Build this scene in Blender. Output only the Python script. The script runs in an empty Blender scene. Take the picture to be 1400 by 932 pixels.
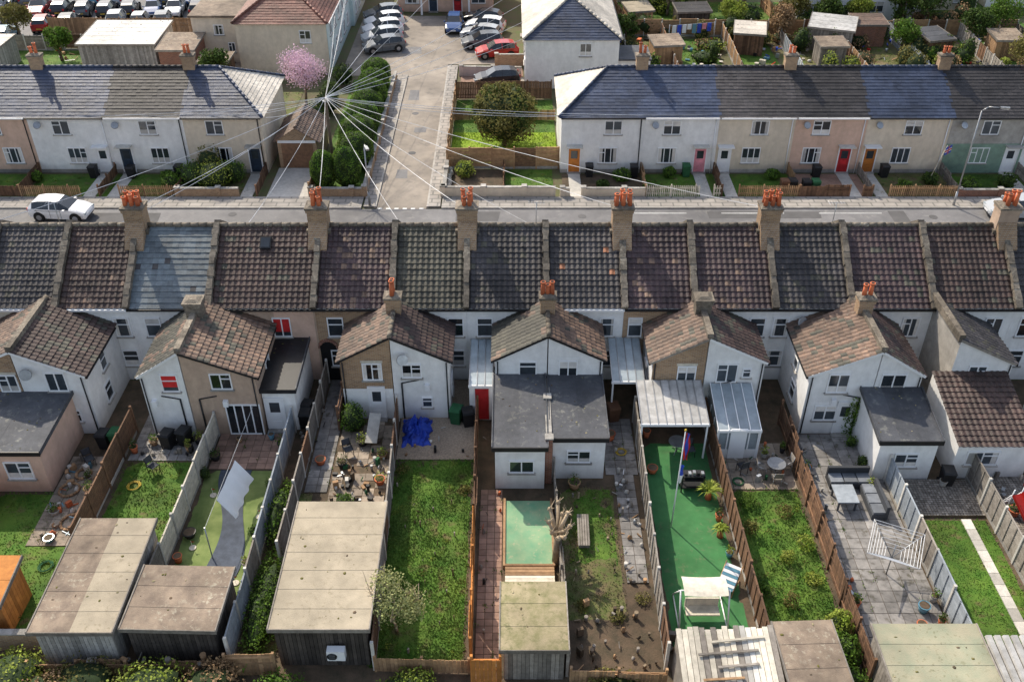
import bpy, math, random
from mathutils import Vector, Matrix, noise
R=random.Random(11); U=R.uniform
sc=bpy.context.scene
rad=math.radians
# ---------------------------------------------------------------- materials
MATS={}
def mk(name,c1,c2=None,rough=.85,ns=2.5,big=.25,amt=.3,bump=.25,bs=25,spec=.3,stain=.25,streak=0,brick=None,metal=0,leaf=0,sat=1,spots=None,spt=(.56,.66)):
    m=bpy.data.materials.new(name); m.use_nodes=True; nt=m.node_tree; N=nt.nodes; L=nt.links
    b=N['Principled BSDF']; c2=c2 or tuple(x*.7 for x in c1)
    g=N.new('ShaderNodeNewGeometry'); pos=g.outputs['Position']
    def noi(scale,det,vec=pos):
        n=N.new('ShaderNodeTexNoise'); n.inputs['Scale'].default_value=scale; n.inputs['Detail'].default_value=det
        n.inputs['Roughness'].default_value=.65; L.new(vec,n.inputs['Vector']); return n.outputs['Fac']
    def mr(src,a,b_,c,d):
        n=N.new('ShaderNodeMapRange'); L.new(src,n.inputs[0])
        for i,v in enumerate((a,b_,c,d)): n.inputs[i+1].default_value=v
        return n.outputs[0]
    def mul(a,b_):
        n=N.new('ShaderNodeMath'); n.operation='MULTIPLY'; L.new(a,n.inputs[0]); L.new(b_,n.inputs[1]); return n.outputs[0]
    if brick:
        sep=N.new('ShaderNodeSeparateXYZ'); L.new(pos,sep.inputs[0]); cmb=N.new('ShaderNodeCombineXYZ')
        if brick[0]=='wall':
            ad=N.new('ShaderNodeMath'); L.new(sep.outputs[0],ad.inputs[0]); L.new(sep.outputs[1],ad.inputs[1])
            L.new(ad.outputs[0],cmb.inputs[0]); L.new(sep.outputs[2],cmb.inputs[1])
        else:
            L.new(sep.outputs[0],cmb.inputs[0]); L.new(sep.outputs[1],cmb.inputs[1])
        bt=N.new('ShaderNodeTexBrick'); L.new(cmb.outputs[0],bt.inputs['Vector'])
        bt.inputs['Color1'].default_value=(*c1,1); bt.inputs['Color2'].default_value=(*c2,1); bt.inputs['Mortar'].default_value=(*brick[3],1)
        bt.inputs['Scale'].default_value=1; bt.inputs['Brick Width'].default_value=brick[1]; bt.inputs['Row Height'].default_value=brick[2]
        bt.inputs['Mortar Size'].default_value=brick[2]*.1; bt.inputs['Bias'].default_value=-.1
        col=bt.outputs['Color']
    else:
        mx=N.new('ShaderNodeMix'); mx.data_type='RGBA'
        L.new(mr(noi(ns,5),.35,.65,0,1),mx.inputs[0]); mx.inputs[6].default_value=(*c1,1); mx.inputs[7].default_value=(*c2,1)
        col=mx.outputs[2]
    if spots:
        mx=N.new('ShaderNodeMix'); mx.data_type='RGBA'
        L.new(mul(mr(noi(spots[1],3),spt[0],spt[1],0,.85),mr(noi(.45,2),.4,.6,.1,1)),mx.inputs[0]); L.new(col,mx.inputs[6]); mx.inputs[7].default_value=(*spots[0],1); col=mx.outputs[2]
    at=N.new('ShaderNodeAttribute'); at.attribute_name='tv'
    val=mr(at.outputs['Fac'],0,1,1-amt,1+amt)
    if stain: val=mul(val,mr(noi(big,3),.3,.7,1-stain,1+stain))
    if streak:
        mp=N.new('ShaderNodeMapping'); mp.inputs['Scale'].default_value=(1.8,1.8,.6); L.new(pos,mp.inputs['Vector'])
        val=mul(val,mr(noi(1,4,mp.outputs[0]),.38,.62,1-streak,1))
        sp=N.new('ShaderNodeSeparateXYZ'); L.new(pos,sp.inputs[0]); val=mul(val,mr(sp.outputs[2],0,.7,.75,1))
    h=N.new('ShaderNodeHueSaturation'); L.new(val,h.inputs['Value']); L.new(col,h.inputs['Color']); h.inputs['Saturation'].default_value=sat
    L.new(h.outputs[0],b.inputs['Base Color'])
    b.inputs['Roughness'].default_value=rough; b.inputs['Specular IOR Level'].default_value=spec; b.inputs['Metallic'].default_value=metal
    if bump:
        bp=N.new('ShaderNodeBump'); bp.inputs['Strength'].default_value=bump; bp.inputs['Distance'].default_value=.03
        L.new(noi(bs,2),bp.inputs['Height']); L.new(bp.outputs[0],b.inputs['Normal'])
    if leaf:
        tr=N.new('ShaderNodeBsdfTranslucent'); L.new(h.outputs[0],tr.inputs['Color'])
        ms=N.new('ShaderNodeMixShader'); ms.inputs[0].default_value=leaf
        L.new(b.outputs[0],ms.inputs[1]); L.new(tr.outputs[0],ms.inputs[2]); L.new(ms.outputs[0],N['Material Output'].inputs[0])
    MATS[name]=m; return m
# walls
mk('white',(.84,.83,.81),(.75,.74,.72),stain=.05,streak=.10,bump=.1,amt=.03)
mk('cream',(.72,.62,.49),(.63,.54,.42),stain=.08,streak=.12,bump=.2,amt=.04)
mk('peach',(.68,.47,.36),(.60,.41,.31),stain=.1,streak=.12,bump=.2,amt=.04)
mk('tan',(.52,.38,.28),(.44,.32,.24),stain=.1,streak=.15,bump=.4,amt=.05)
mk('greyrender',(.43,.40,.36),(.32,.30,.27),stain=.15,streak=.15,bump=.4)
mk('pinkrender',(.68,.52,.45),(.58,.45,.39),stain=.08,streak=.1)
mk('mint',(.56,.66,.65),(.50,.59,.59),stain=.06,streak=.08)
mk('greenpaint',(.22,.32,.24),(.17,.24,.19))
mk('brick',(.38,.235,.125),(.24,.14,.075),brick=('wall',.23,.078,(.38,.34,.28)),stain=.25,amt=.06)
mk('redbrick',(.30,.115,.065),(.19,.07,.042),brick=('wall',.23,.078,(.32,.28,.24)),stain=.2,amt=.06)
mk('parapet',(.215,.18,.14),(.105,.09,.072),ns=5,stain=.4,amt=.28,bump=.5,spots=((.34,.31,.24),9))
mk('concrete',(.38,.36,.33),(.26,.245,.22),ns=5,stain=.25)
mk('paleconc',(.56,.53,.48),(.44,.42,.38),ns=4,stain=.2)
def roof(n,a,b,spots=((.17,.155,.125),13),**k):
    d=dict(ns=6,amt=.42,stain=.35,bump=.5,rough=.62,spec=.45,spt=(.60,.70)); d.update(k); mk(n,a,b,spots=spots,**d)
roof('t_brown',(.070,.040,.033),(.040,.026,.023))
roof('t_purple',(.074,.043,.043),(.042,.028,.030))
roof('t_grey',(.060,.053,.053),(.034,.031,.033))
roof('t_moss',(.078,.072,.052),(.040,.038,.030),ns=4,spots=((.18,.175,.12),9))
roof('t_bluegrey',(.155,.185,.20),(.10,.12,.135),ns=5,amt=.3,rough=.55)
roof('t_rust',(.20,.125,.085),(.088,.058,.045),ns=4,spots=((.30,.26,.18),8))
roof('t_orange',(.38,.15,.075),(.24,.10,.05),ns=5,amt=.3)
roof('t_slate',(.048,.064,.108),(.032,.044,.078),ns=5,amt=.3,rough=.5,spec=.4,spots=None)
roof('t_black',(.036,.032,.033),(.024,.022,.023),ns=5,rough=.6)
roof('t_pale',(.58,.52,.44),(.44,.40,.34),ns=4,amt=.2,spots=None)
roof('t_red',(.25,.105,.075),(.165,.075,.055),ns=4,amt=.3)
mk('felt',(.090,.093,.104),(.058,.061,.068),ns=2,amt=.12,stain=.4,bump=.4,rough=.75,spots=((.17,.17,.155),3))
mk('feltbrown',(.29,.225,.165),(.17,.13,.10),ns=1.6,amt=.14,stain=.4,bump=.5,spots=((.38,.34,.26),5))
mk('feltbeige',(.40,.34,.25),(.31,.265,.195),ns=1.2,amt=.05,stain=.25,bump=.4,spots=((.26,.22,.15),6))
mk('feltgreen',(.25,.26,.18),(.33,.30,.21),ns=1.5,amt=.06,stain=.3,bump=.4,spots=((.17,.17,.10),6))
mk('feltmoss',(.35,.29,.18),(.19,.175,.085),ns=2,amt=.12,stain=.35,bump=.5,spots=((.11,.12,.045),5))
mk('pot',(.58,.165,.07),(.44,.115,.05),amt=.3,stain=.2,bump=.1)
mk('black',(.02,.02,.022),(.014,.014,.015),bump=0,rough=.5,stain=0)
mk('hollow_shade',(.012,.012,.012),bump=0,stain=0)  # near-black colour used as painted shade inside openings
mk('upvc',(.82,.82,.82),(.77,.77,.77),bump=0,rough=.35,stain=0,amt=.02)
mk('glass',(.040,.050,.060),(.022,.027,.032),bump=0,rough=.06,spec=.8,amt=.7,ns=.8,stain=0)
mk('curtain',(.60,.57,.53),(.46,.44,.42),bump=0,amt=.3,stain=0)
mk('redcurtain',(.55,.03,.03),(.42,.02,.02),bump=0,stain=0)
mk('glassroof',(.34,.39,.42),(.25,.29,.31),bump=0,rough=.2,spec=.6,amt=.2,ns=1.5)
mk('corrug',(.48,.47,.45),(.32,.31,.29),rough=.5,amt=.15,stain=.3,bump=.2)
# woods
mk('w_brown',(.19,.105,.06),(.115,.066,.042),ns=4,amt=.4,stain=.3)
mk('w_grey',(.28,.25,.215),(.18,.158,.135),ns=4,amt=.35,stain=.3)
mk('w_bluegrey',(.30,.33,.36),(.22,.245,.27),ns=4,amt=.25,stain=.25)
mk('w_white',(.68,.62,.51),(.50,.455,.37),ns=4,amt=.25,stain=.25)
mk('w_orange',(.55,.23,.06),(.42,.165,.045),ns=4,amt=.28,stain=.2)
mk('w_tan',(.42,.26,.14),(.29,.175,.095),ns=4,amt=.3,stain=.25)
mk('w_dark',(.075,.062,.052),(.045,.038,.032),ns=4,amt=.35)
for n_,c_ in dict(d_orange=(.58,.20,.04),d_red=(.50,.025,.03),d_pink=(.68,.26,.30),d_navy=(.03,.05,.08),red=(.58,.03,.02),yellow=(.6,.42,.05)).items(): mk(n_,c_,bump=0,rough=.5,stain=0)
mk('blue',(.03,.08,.48),(.02,.045,.32),ns=3,bump=.3,rough=.5)
# grounds
mk('ground',(.09,.115,.038),(.12,.09,.055),ns=.8,big=.05,stain=.3,bump=.6,bs=8)
mk('soil',(.125,.085,.055),(.065,.052,.032),ns=1.6,stain=.35,bump=.8,bs=10)
mk('grass',(.050,.125,.012),(.098,.165,.022),ns=.9,big=.35,stain=.4,bump=.4,bs=30,amt=.32,spots=((.13,.105,.045),1.5),spt=(.54,.66))
mk('grassdry',(.085,.13,.024),(.15,.115,.06),ns=1.1,big=.35,stain=.35,bump=.4,bs=30,amt=.35,spots=((.13,.09,.055),1.8),spt=(.52,.62))
mk('grasslime',(.19,.31,.012),(.24,.33,.025),ns=1.2,big=.5,stain=.35,bump=.4,bs=30,amt=.35,spots=((.10,.17,.02),1.2))
mk('astro',(.040,.155,.050),(.055,.18,.062),ns=1.2,big=.5,stain=.3,bump=.3,bs=60,spots=((.11,.16,.075),3))
mk('astro2',(.13,.19,.05),(.18,.22,.075),ns=1,big=.5,stain=.3,bump=.3,bs=60)
mk('asphalt',(.185,.18,.18),(.145,.142,.145),ns=1.2,big=.12,stain=.25,bump=.3,bs=40,rough=.75,spots=((.24,.23,.22),1.3))
mk('asphalt_patch',(.12,.117,.117),(.10,.097,.097),ns=1.2,stain=.2)
mk('roadpale',(.30,.26,.215),(.23,.20,.17),ns=1.0,big=.15,stain=.3,bump=.3,bs=40,spots=((.18,.16,.14),.9))
mk('pavement',(.35,.32,.285),(.29,.265,.24),ns=1.5,big=.4,stain=.22,brick=('flat',.9,.6,(.19,.18,.165)))
mk('kerb',(.44,.41,.37),amt=.15)
mk('roadpaint',(.7,.7,.68),(.5,.5,.48),ns=8)
mk('slab',(.35,.285,.22),(.23,.19,.15),ns=3,amt=.28,stain=.35,spots=((.12,.105,.07),3))
mk('slabgrey',(.28,.265,.25),(.18,.172,.165),ns=3,amt=.28,stain=.35,spots=((.11,.10,.075),3))
mk('slabpink',(.36,.225,.165),(.26,.165,.125),ns=3,amt=.25,stain=.3)
mk('gravel',(.42,.33,.24),(.23,.18,.135),ns=14,stain=.25,bump=1,bs=30)
mk('bluepath',(.075,.09,.12),(.052,.062,.082),ns=3)
mk('greensheet',(.13,.29,.17),(.22,.32,.19),ns=1.5,stain=.35,spots=((.34,.34,.22),4))
# leaves
mk('l_dark',(.040,.078,.014),(.070,.108,.020),bump=0,amt=.65,ns=1.2,leaf=.25,stain=0)
mk('l_mid',(.070,.150,.016),(.115,.18,.028),bump=0,amt=.65,ns=1.2,leaf=.3,stain=0)
mk('l_lime',(.20,.28,.03),(.30,.33,.07),bump=0,amt=.5,ns=1.2,leaf=.3,stain=0)
mk('l_sage',(.30,.34,.12),(.40,.40,.19),bump=0,amt=.5,ns=1.2,leaf=.3,stain=0)
mk('l_olive',(.13,.13,.032),(.18,.155,.048),bump=0,amt=.55,ns=1.2,leaf=.25,stain=0)
mk('l_pink',(.72,.25,.34),(.80,.40,.46),bump=0,amt=.3,ns=1.2,leaf=.3,stain=0)
mk('l_pale',(.60,.42,.52),(.70,.50,.60),bump=0,amt=.3,ns=1.2,leaf=.3,stain=0)
mk('l_brown',(.26,.165,.085),(.32,.205,.105),bump=0,amt=.5,ns=1.2,leaf=.1,stain=0)
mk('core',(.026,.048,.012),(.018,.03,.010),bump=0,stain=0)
mk('bark',(.16,.12,.085),(.10,.075,.05),ns=6)
mk('barkpale',(.42,.33,.22),(.28,.21,.14),ns=6)
mk('wire',(.75,.75,.75),bump=0,stain=0,rough=.4); mk('metal',(.42,.43,.44),bump=0,rough=.4,metal=.6,stain=0)
mk('rubber',(.02,.02,.02),bump=0,rough=.8,stain=0); mk('hub',(.4,.4,.42),bump=0,rough=.35,metal=.7,stain=0)
mk('carglass',(.02,.025,.03),bump=0,rough=.05,spec=.8,stain=0)
mk('rattan',(.065,.07,.08),(.042,.045,.05),ns=20,bump=.4); mk('cushion',(.24,.26,.29),bump=0)
mk('c_green',(.03,.12,.05),bump=0,stain=0); mk('c_brownbin',(.14,.07,.04),bump=0,stain=0)
for n,c in dict(c_white=(.75,.75,.76),c_silver=(.42,.44,.46),c_black=(.02,.02,.024),c_blue=(.03,.08,.22),c_red=(.4,.025,.02),c_grey=(.12,.13,.14),c_teal=(.10,.24,.32)).items():
    mk(n,c,c,bump=0,rough=.25,spec=.6,stain=0,amt=.02)
# ---------------------------------------------------------------- mesh builder
ID=Matrix.Identity(4)
class MB:
    def __init__(s): s.v=[];s.f=[];s.m=[];s.t=[];s.sm=[];s.T=ID
    def face(s,pts,mat,t=None,smooth=False):
        k=len(s.v)
        if s.T is ID: s.v.extend(tuple(p) for p in pts)
        else: s.v.extend(tuple(s.T@Vector(p)) for p in pts)
        s.f.append(tuple(range(k,k+len(pts)))); s.m.append(mat); s.t.append(.5 if t is None else t); s.sm.append(smooth)
    def box(s,x0,x1,y0,y1,z0,z1,mat,t=None):
        s.hex([(x0,y0,z0),(x1,y0,z0),(x1,y1,z0),(x0,y1,z0),(x0,y0,z1),(x1,y0,z1),(x1,y1,z1),(x0,y1,z1)],mat,t)
    def hex(s,p,mat,t=None):
        t=U(0,1) if t is None else t; k=len(s.v)
        s.v.extend(tuple(s.T@Vector(q)) for q in p)
        for q in ((0,3,2,1),(4,5,6,7),(0,1,5,4),(1,2,6,5),(2,3,7,6),(3,0,4,7)):
            s.f.append(tuple(k+i for i in q)); s.m.append(mat); s.t.append(t); s.sm.append(False)
    def beam(s,p,q,w,h,mat,t=None):
        p=Vector(p);q=Vector(q);d=(q-p).normalized(); up=Vector((0,0,1))
        if abs(d.z)>.95: up=Vector((0,1,0))
        a=d.cross(up).normalized()*w/2; b=a.cross(d).normalized()*h/2
        s.hex([p-a-b,p+a-b,q+a-b,q-a-b,p-a+b,p+a+b,q+a+b,q-a+b],mat,t)
    def tube(s,p,q,r0,r1,mat,n=8,cap=True,t=None):
        p=Vector(p);q=Vector(q);d=(q-p)
        if d.length<1e-6: return
        d.normalize(); up=Vector((0,0,1)) if abs(d.z)<.9 else Vector((1,0,0))
        a=d.cross(up).normalized(); b=d.cross(a); t=U(0,1) if t is None else t; k=len(s.v)
        for c,r in ((p,r0),(q,r1)):
            for i in range(n):
                an=2*math.pi*i/n; s.v.append(tuple(s.T@(c+a*math.cos(an)*r+b*math.sin(an)*r)))
        for i in range(n):
            j=(i+1)%n; s.f.append((k+i,k+j,k+n+j,k+n+i)); s.m.append(mat); s.t.append(t); s.sm.append(n>5)
        if cap:
            s.f.append(tuple(k+n+i for i in range(n))); s.m.append(mat); s.t.append(t); s.sm.append(False)
            s.f.append(tuple(k+n-1-i for i in range(n))); s.m.append(mat); s.t.append(t); s.sm.append(False)
    def blob(s,c,rx,ry,rz,mat,n=10,jit=.12,seed=0):
        k=len(s.v); rows=n//2+1
        for i in range(rows+1):
            th=math.pi*i/rows
            for j in range(n):
                ph=2*math.pi*j/n; d=Vector((math.sin(th)*math.cos(ph),math.sin(th)*math.sin(ph),math.cos(th)))
                f=1+jit*noise.noise(d*2+Vector((seed,c[0],c[1])))*2
                s.v.append(tuple(s.T@Vector((c[0]+d.x*rx*f,c[1]+d.y*ry*f,c[2]+d.z*rz*f))))
        for i in range(rows):
            for j in range(n):
                a=k+i*n+j;b=k+i*n+(j+1)%n; s.f.append((a,a+n,b+n,b)); s.m.append(mat); s.t.append(.5); s.sm.append(True)
    def leaves(s,c,rx,ry,rz,n,size,mat,fill=.55,zmin=None,lump=.3):
        seed=Vector((U(0,50),U(0,50),U(0,50)))
        for _ in range(n):
            while True:
                d=Vector((U(-1,1),U(-1,1),U(-1,1)))
                if .05<d.length<1: break
            d.normalize(); cl=noise.noise(d*2.3+seed)
            r=(1-(1-fill)*R.random()**1.6)*(1+lump*cl)
            p=Vector((c[0]+d.x*rx*r,c[1]+d.y*ry*r,c[2]+d.z*rz*r))
            if zmin is not None and p.z<zmin: continue
            nn=(d*.8+Vector((U(-1,1),U(-1,1),U(-1,1)))).normalized()
            a=nn.cross(Vector((U(-1,1),U(-1,1),U(-1,1)))).normalized(); b=nn.cross(a); z=size*U(.6,1.3)
            k=len(s.v); s.v.extend([tuple(p-a*z*.5),tuple(p+b*z*.38),tuple(p+a*z*.5+nn*z*.1),tuple(p-b*z*.38)])
            s.f.append((k,k+1,k+2,k+3)); s.m.append(mat); s.t.append(max(0,min(1,.5+cl*.7+U(-.3,.3)))); s.sm.append(False)
    def tufts(s,x0,x1,y0,y1,n,h,mat,z=.03):
        for _ in range(n):
            x=U(x0,x1);y=U(y0,y1); c=noise.noise(Vector((x*.6,y*.6,3)))
            if R.random()<-c*1.2: continue
            hh=h*U(.3,1.1)*(1+c*.5); t=max(0,min(1,.5+c*.2+U(-.45,.45)))
            an=U(0,6.28); dx=math.cos(an);dy=math.sin(an); w=.028
            k=len(s.v); s.v.extend([(x-dy*w,y+dx*w,z),(x+dy*w,y-dx*w,z),(x+dx*hh*.7,y+dy*hh*.7,z+hh*.8)])
            s.f.append((k,k+1,k+2)); s.m.append(mat); s.t.append(t); s.sm.append(False)
    def make(s,name,parent=None):
        if not s.f: return None
        me=bpy.data.meshes.new(name)
        xs=[v[0] for v in s.v];ys=[v[1] for v in s.v];zs=[v[2] for v in s.v]
        o=Vector(((min(xs)+max(xs))/2,(min(ys)+max(ys))/2,min(zs)))
        me.from_pydata([(v[0]-o.x,v[1]-o.y,v[2]-o.z) for v in s.v],[],s.f)
        names=sorted(set(s.m)); ix={n:i for i,n in enumerate(names)}
        for n in names: me.materials.append(MATS[n])
        me.polygons.foreach_set('material_index',[ix[m] for m in s.m]); me.polygons.foreach_set('use_smooth',s.sm)
        a=me.attributes.new('tv','FLOAT','FACE'); a.data.foreach_set('value',s.t)
        me.update()
        ob=bpy.data.objects.new(name,me); sc.collection.objects.link(ob); ob.location=o
        if parent:
            ob.parent=parent; ob.matrix_parent_inverse=Matrix.Translation(parent.location).inverted()
        return ob
def empty(name,loc):
    e=bpy.data.objects.new(name,None); e.location=loc; e.empty_display_size=.5; sc.collection.objects.link(e); return e
def group(name,loc,parts):
    e=empty(name,loc)
    for k,m in parts.items(): m.make(k,e)
    return e
def TR(x,y,z=0,rz=0): return Matrix.Translation((x,y,z))@Matrix.Rotation(rad(rz),4,'Z')
# ---------------------------------------------------------------- roof tiles
def tiles(mb,O,Ud,Vd,S,ua,ub,mat,pu=.3,cv=.32,h=.045,kind='roman',alt=None,altp=0):
    O=Vector(O);Ud=Vector(Ud).normalized();Vd=Vector(Vd).normalized(); N=Ud.cross(Vd)
    if N.z<0: N=-N
    prof=((0,0),(.3,.9),(.5,1),(.72,.25)) if kind=='roman' else ((0,0),)
    ph=.045 if kind=='roman' else 0
    nc=max(1,round(S/cv)); cv=S/nc
    flip=(Ud.cross(Vd).z<0)
    for j in range(nc):
        v0=j*cv; v1=v0+cv; a=ua(v0+cv/2); b=ub(v0+cv/2)
        if b-a<.05: continue
        nt=max(1,round((b-a)/pu)); w=(b-a)/nt; cj=U(-.008,.008)
        for i in range(nt):
            u=a+i*w; c=noise.noise(Vector((O.x+u*.8,O.y+v0*.8,O.z)))
            t=max(0,min(1,.5+c*.55+U(-.28,.28))); m=mat
            if alt and R.random()<altp*(1+3*c): m=alt
            if R.random()<.006: t=1 if R.random()<.5 else 0
            dj=U(-.008,.008)+cj
            us=[(u+q*w,hh*ph) for q,hh in prof]+[(u+w,0)]
            for (a0,h0),(a1,h1) in zip(us,us[1:]):
                p=[O+Ud*a0+Vd*(v0-.03)+N*(h+h0+dj),O+Ud*a1+Vd*(v0-.03)+N*(h+h1+dj),O+Ud*a1+Vd*v1+N*h1,O+Ud*a0+Vd*v1+N*h0]
                r=[p[0]-N*h,p[1]-N*h,p[1],p[0]]
                if flip: p=p[::-1]; r=r[::-1]
                mb.face(p,m,t); mb.face(r,m,t)
def ridge(mb,p,q,mat,r=.13):
    p=Vector(p);q=Vector(q);n=max(1,int((q-p).length/.45)); d=(q-p)/n
    for i in range(n): mb.tube(p+d*i+Vector((0,0,U(-.012,.012))),p+d*(i+.97),r,r*1.08,mat,n=8)
def win(mb,T,w,h,z,n=2,transom=True,cur=.5,frame='upvc',curmat='curtain',sill=True):
    o=mb.T; mb.T=T; x0=-w/2;x1=w/2;z0=z-h/2;z1=z+h/2; f=.06
    mb.face([(x0,-.012,z0),(x1,-.012,z0),(x1,-.012,z1),(x0,-.012,z1)],'glass',U(0,1))
    mb.box(x0-.03,x0+f-.03,-.06,.02,z0,z1,frame);mb.box(x1-f+.03,x1+.03,-.06,.02,z0,z1,frame)
    mb.box(x0-.03,x1+.03,-.063,.02,z1-.02,z1+f-.01,frame);mb.box(x0-.03,x1+.03,-.063,.02,z0-.03,z0+f-.03,frame)
    for i in range(1,n):
        x=x0+w*i/n; mb.box(x-.03,x+.03,-.055,.02,z0+f-.03,z1-.02,frame)
    if transom:
        if n>1 and R.random()<.6: a=R.randrange(n); mb.box(x0+w*a/n+.03,x0+w*(a+1)/n-.03,-.05,.015,z1-h*.3-.025,z1-h*.3+.025,frame)
        elif n==1: mb.box(x0+.03,x1-.03,-.05,.015,z1-h*.35-.025,z1-h*.35+.025,frame)
    if sill: mb.box(x0-.1,x1+.1,-.13,.02,z0-.1,z0-.03,'greyrender')
    if R.random()<cur or curmat!='curtain':
        k=R.choice((0,1,2)) if curmat=='curtain' else 3
        if k==0:
            for a,b in ((x0+.03,x0+w*.2),(x1-w*.2,x1-.03)): mb.face([(a,-.018,z0+.03),(b,-.018,z0+.03),(b,-.018,z1-.03),(a,-.018,z1-.03)],curmat,U(0,1))
        elif k==1: mb.face([(x0+.03,-.018,z0+h*.6),(x1-.03,-.018,z0+h*.6),(x1-.03,-.018,z1-.03),(x0+.03,-.018,z1-.03)],curmat,U(0,1))
        elif k==2: mb.face([(x0+.03,-.018,z0+.03),(x1-.03,-.018,z0+.03),(x1-.03,-.018,z0+h*.35),(x0+.03,-.018,z0+h*.35)],curmat,U(0,1))
        else: mb.face([(x0+.03,-.018,z0+h*.25),(x1-.03,-.018,z0+h*.25),(x1-.03,-.018,z1-.03),(x0+.03,-.018,z1-.03)],curmat,U(0,1))
    mb.T=o
def door(mb,T,mat,w=.85,h=2.0,glz=True):
    o=mb.T; mb.T=T
    mb.box(-w/2-.08,-w/2,-.07,.02,0,h+.08,'upvc');mb.box(w/2,w/2+.08,-.07,.02,0,h+.08,'upvc');mb.box(-w/2-.08,w/2+.08,-.075,.02,h+.08,h+.16,'upvc')
    mb.box(-w/2,w/2,-.04,.02,.1,h+.08,mat)
    mb.box(-w/2-.1,w/2+.1,-.35,.02,0,.1,'concrete')
    if glz:
        mb.face([(-w*.3,-.045,h*.6),(w*.3,-.045,h*.6),(w*.3,-.045,h*.92),(-w*.3,-.045,h*.92)],'glass',.6)
    for zz in (.3,.75): mb.box(-w*.3,w*.3,-.052,-.04,zz,zz+.32,mat)
    mb.T=o
def pots(mb,x,y,z,nx,ny,dx=.3,dy=.35):
    for i in range(nx):
        for j in range(ny):
            if nx*ny>3 and R.random()<.15: continue
            px=x+(i-(nx-1)/2)*dx+U(-.03,.03); py=y+(j-(ny-1)/2)*dy; h=U(.4,.8); t=U(.1,1); tx=U(-.03,.03)
            mb.tube((px,py,z),(px+tx,py,z+h),.125,.10,'pot',12,t=t); mb.tube((px+tx,py,z+h),(px+tx,py,z+h+.08),.135,.135,'pot',12,t=t)
            mb.tube((px+tx,py,z+h+.081),(px+tx,py,z+h+.083),.095,.095,'hollow_shade',10)  # dark disc paints the shade inside the open pot
def chimney(mb,x,y,z0,z1,w,d,mat='brick',nx=2,ny=2):
    mb.box(x-w/2,x+w/2,y-d/2,y+d/2,z0,z1-.3,mat,.5)
    mb.box(x-w/2-.05,x+w/2+.05,y-d/2-.05,y+d/2+.05,z1-.3,z1-.12,mat,.4); mb.box(x-w/2-.09,x+w/2+.09,y-d/2-.09,y+d/2+.09,z1-.12,z1,'parapet')
    mb.hex([(x-w/2,y-d/2,z1),(x+w/2,y-d/2,z1),(x+w/2,y+d/2,z1),(x-w/2,y+d/2,z1)]+[(x-w/4,y-d/4,z1+.1),(x+w/4,y-d/4,z1+.1),(x+w/4,y+d/4,z1+.1),(x-w/4,y+d/4,z1+.1)],'parapet')
    if nx: pots(mb,x,y,z1+.05,nx,ny,min(.34,w/nx*.95),min(.38,d/ny*.95))
# ---------------------------------------------------------------- near terrace
YB,YF,YR,ZE,ZR=41.8,49.4,45.6,5.0,7.6
party=[-36.3,-32,-27.7,-23.9,-20.2,-15.9,-10.4,-6.3,-2.4,1.8,5.9,9.6,13.8,17.8,22.1,26.5,30.7,34.9,39]
roofs=['t_grey','t_grey','t_grey','t_brown','t_bluegrey','t_brown','t_purple','t_moss','t_grey','t_grey','t_purple','t_purple','t_grey','t_purple','t_brown','t_grey','t_brown','t_grey']
wallm=['white','cream','cream','white','white','tan','brick','white','white','white','brick','white','white','white','white','white','cream','white']
wins={3:[(-20.75,.8)],4:[(-19.1,.8)],5:[(-12.25,.9)],6:[(-9.4,.8)],7:[(-3.0,.8)],8:[(-1.45,.8)],9:[(5.05,.75)],10:[(6.55,.7)],11:[(13.05,.8)],12:[(14.3,.8)],14:[(21.2,.9)],15:[(25.6,.9)],16:[(27.4,.8)]}
wings={
 2:(-24.45,-27.6,37.3,'brick','t_rust',[(-25.0,3.3,.9,1.0)],[]),
 3:(-24.4,-21.2,37.3,'white','t_brown',[(-22.6,3.4,.95,1.1),(-22.2,1.2,.5,.7)],[]),
 4:(-16.25,-18.4,37.2,'white','t_moss',[(-16.95,3.4,.8,1.0)],[]),
 5:(-16.2,-12.7,37.2,'tan','t_rust',[(-14.4,3.5,1.0,.9)],[]),
 6:(-6.12,-8.7,38.5,'brick','t_rust',[(-7.1,3.1,.95,1.0)],[(-7.0,'upvc')]),
 7:(-6.08,-3.2,38.5,'white','t_brown',[(-5.1,3.15,.95,.8),(-4.4,1.1,.5,.6)],[]),
 8:(1.77,-.85,38.6,'white','t_moss',[(.8,3.25,.85,.8)],[]),
 9:(1.83,4.6,38.6,'white','t_rust',[(2.85,3.15,.9,1.1)],[]),
 10:(9.75,7.1,38.4,'brick','t_rust',[(8.85,3.0,.9,1.0)],[]),
 11:(9.8,12.75,38.4,'white','t_brown',[(10.9,3.1,1.0,1.1),(11.9,3.1,.4,.5)],[]),
 13:(18.0,14.75,37.3,'white','t_rust',[(16.2,3.3,1.0,1.1),(15.9,1.4,1.1,.9)],[(16.9,'upvc')]),
 14:(18.05,20.3,37.3,'white','t_brown',[(18.9,3.3,1.2,1.1)],[]),
 15:(22.2,25.2,38.3,'white','t_grey',[(23.5,3.1,.9,1.0)],[]),
 17:(34.9,31.9,38.3,'white','t_grey',[(33.5,3.1,.9,1.0)],[]),
 1:(-32.0,-29.0,38.3,'white','t_grey',[(-30.5,3.1,.9,1.0)],[]),
}
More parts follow.
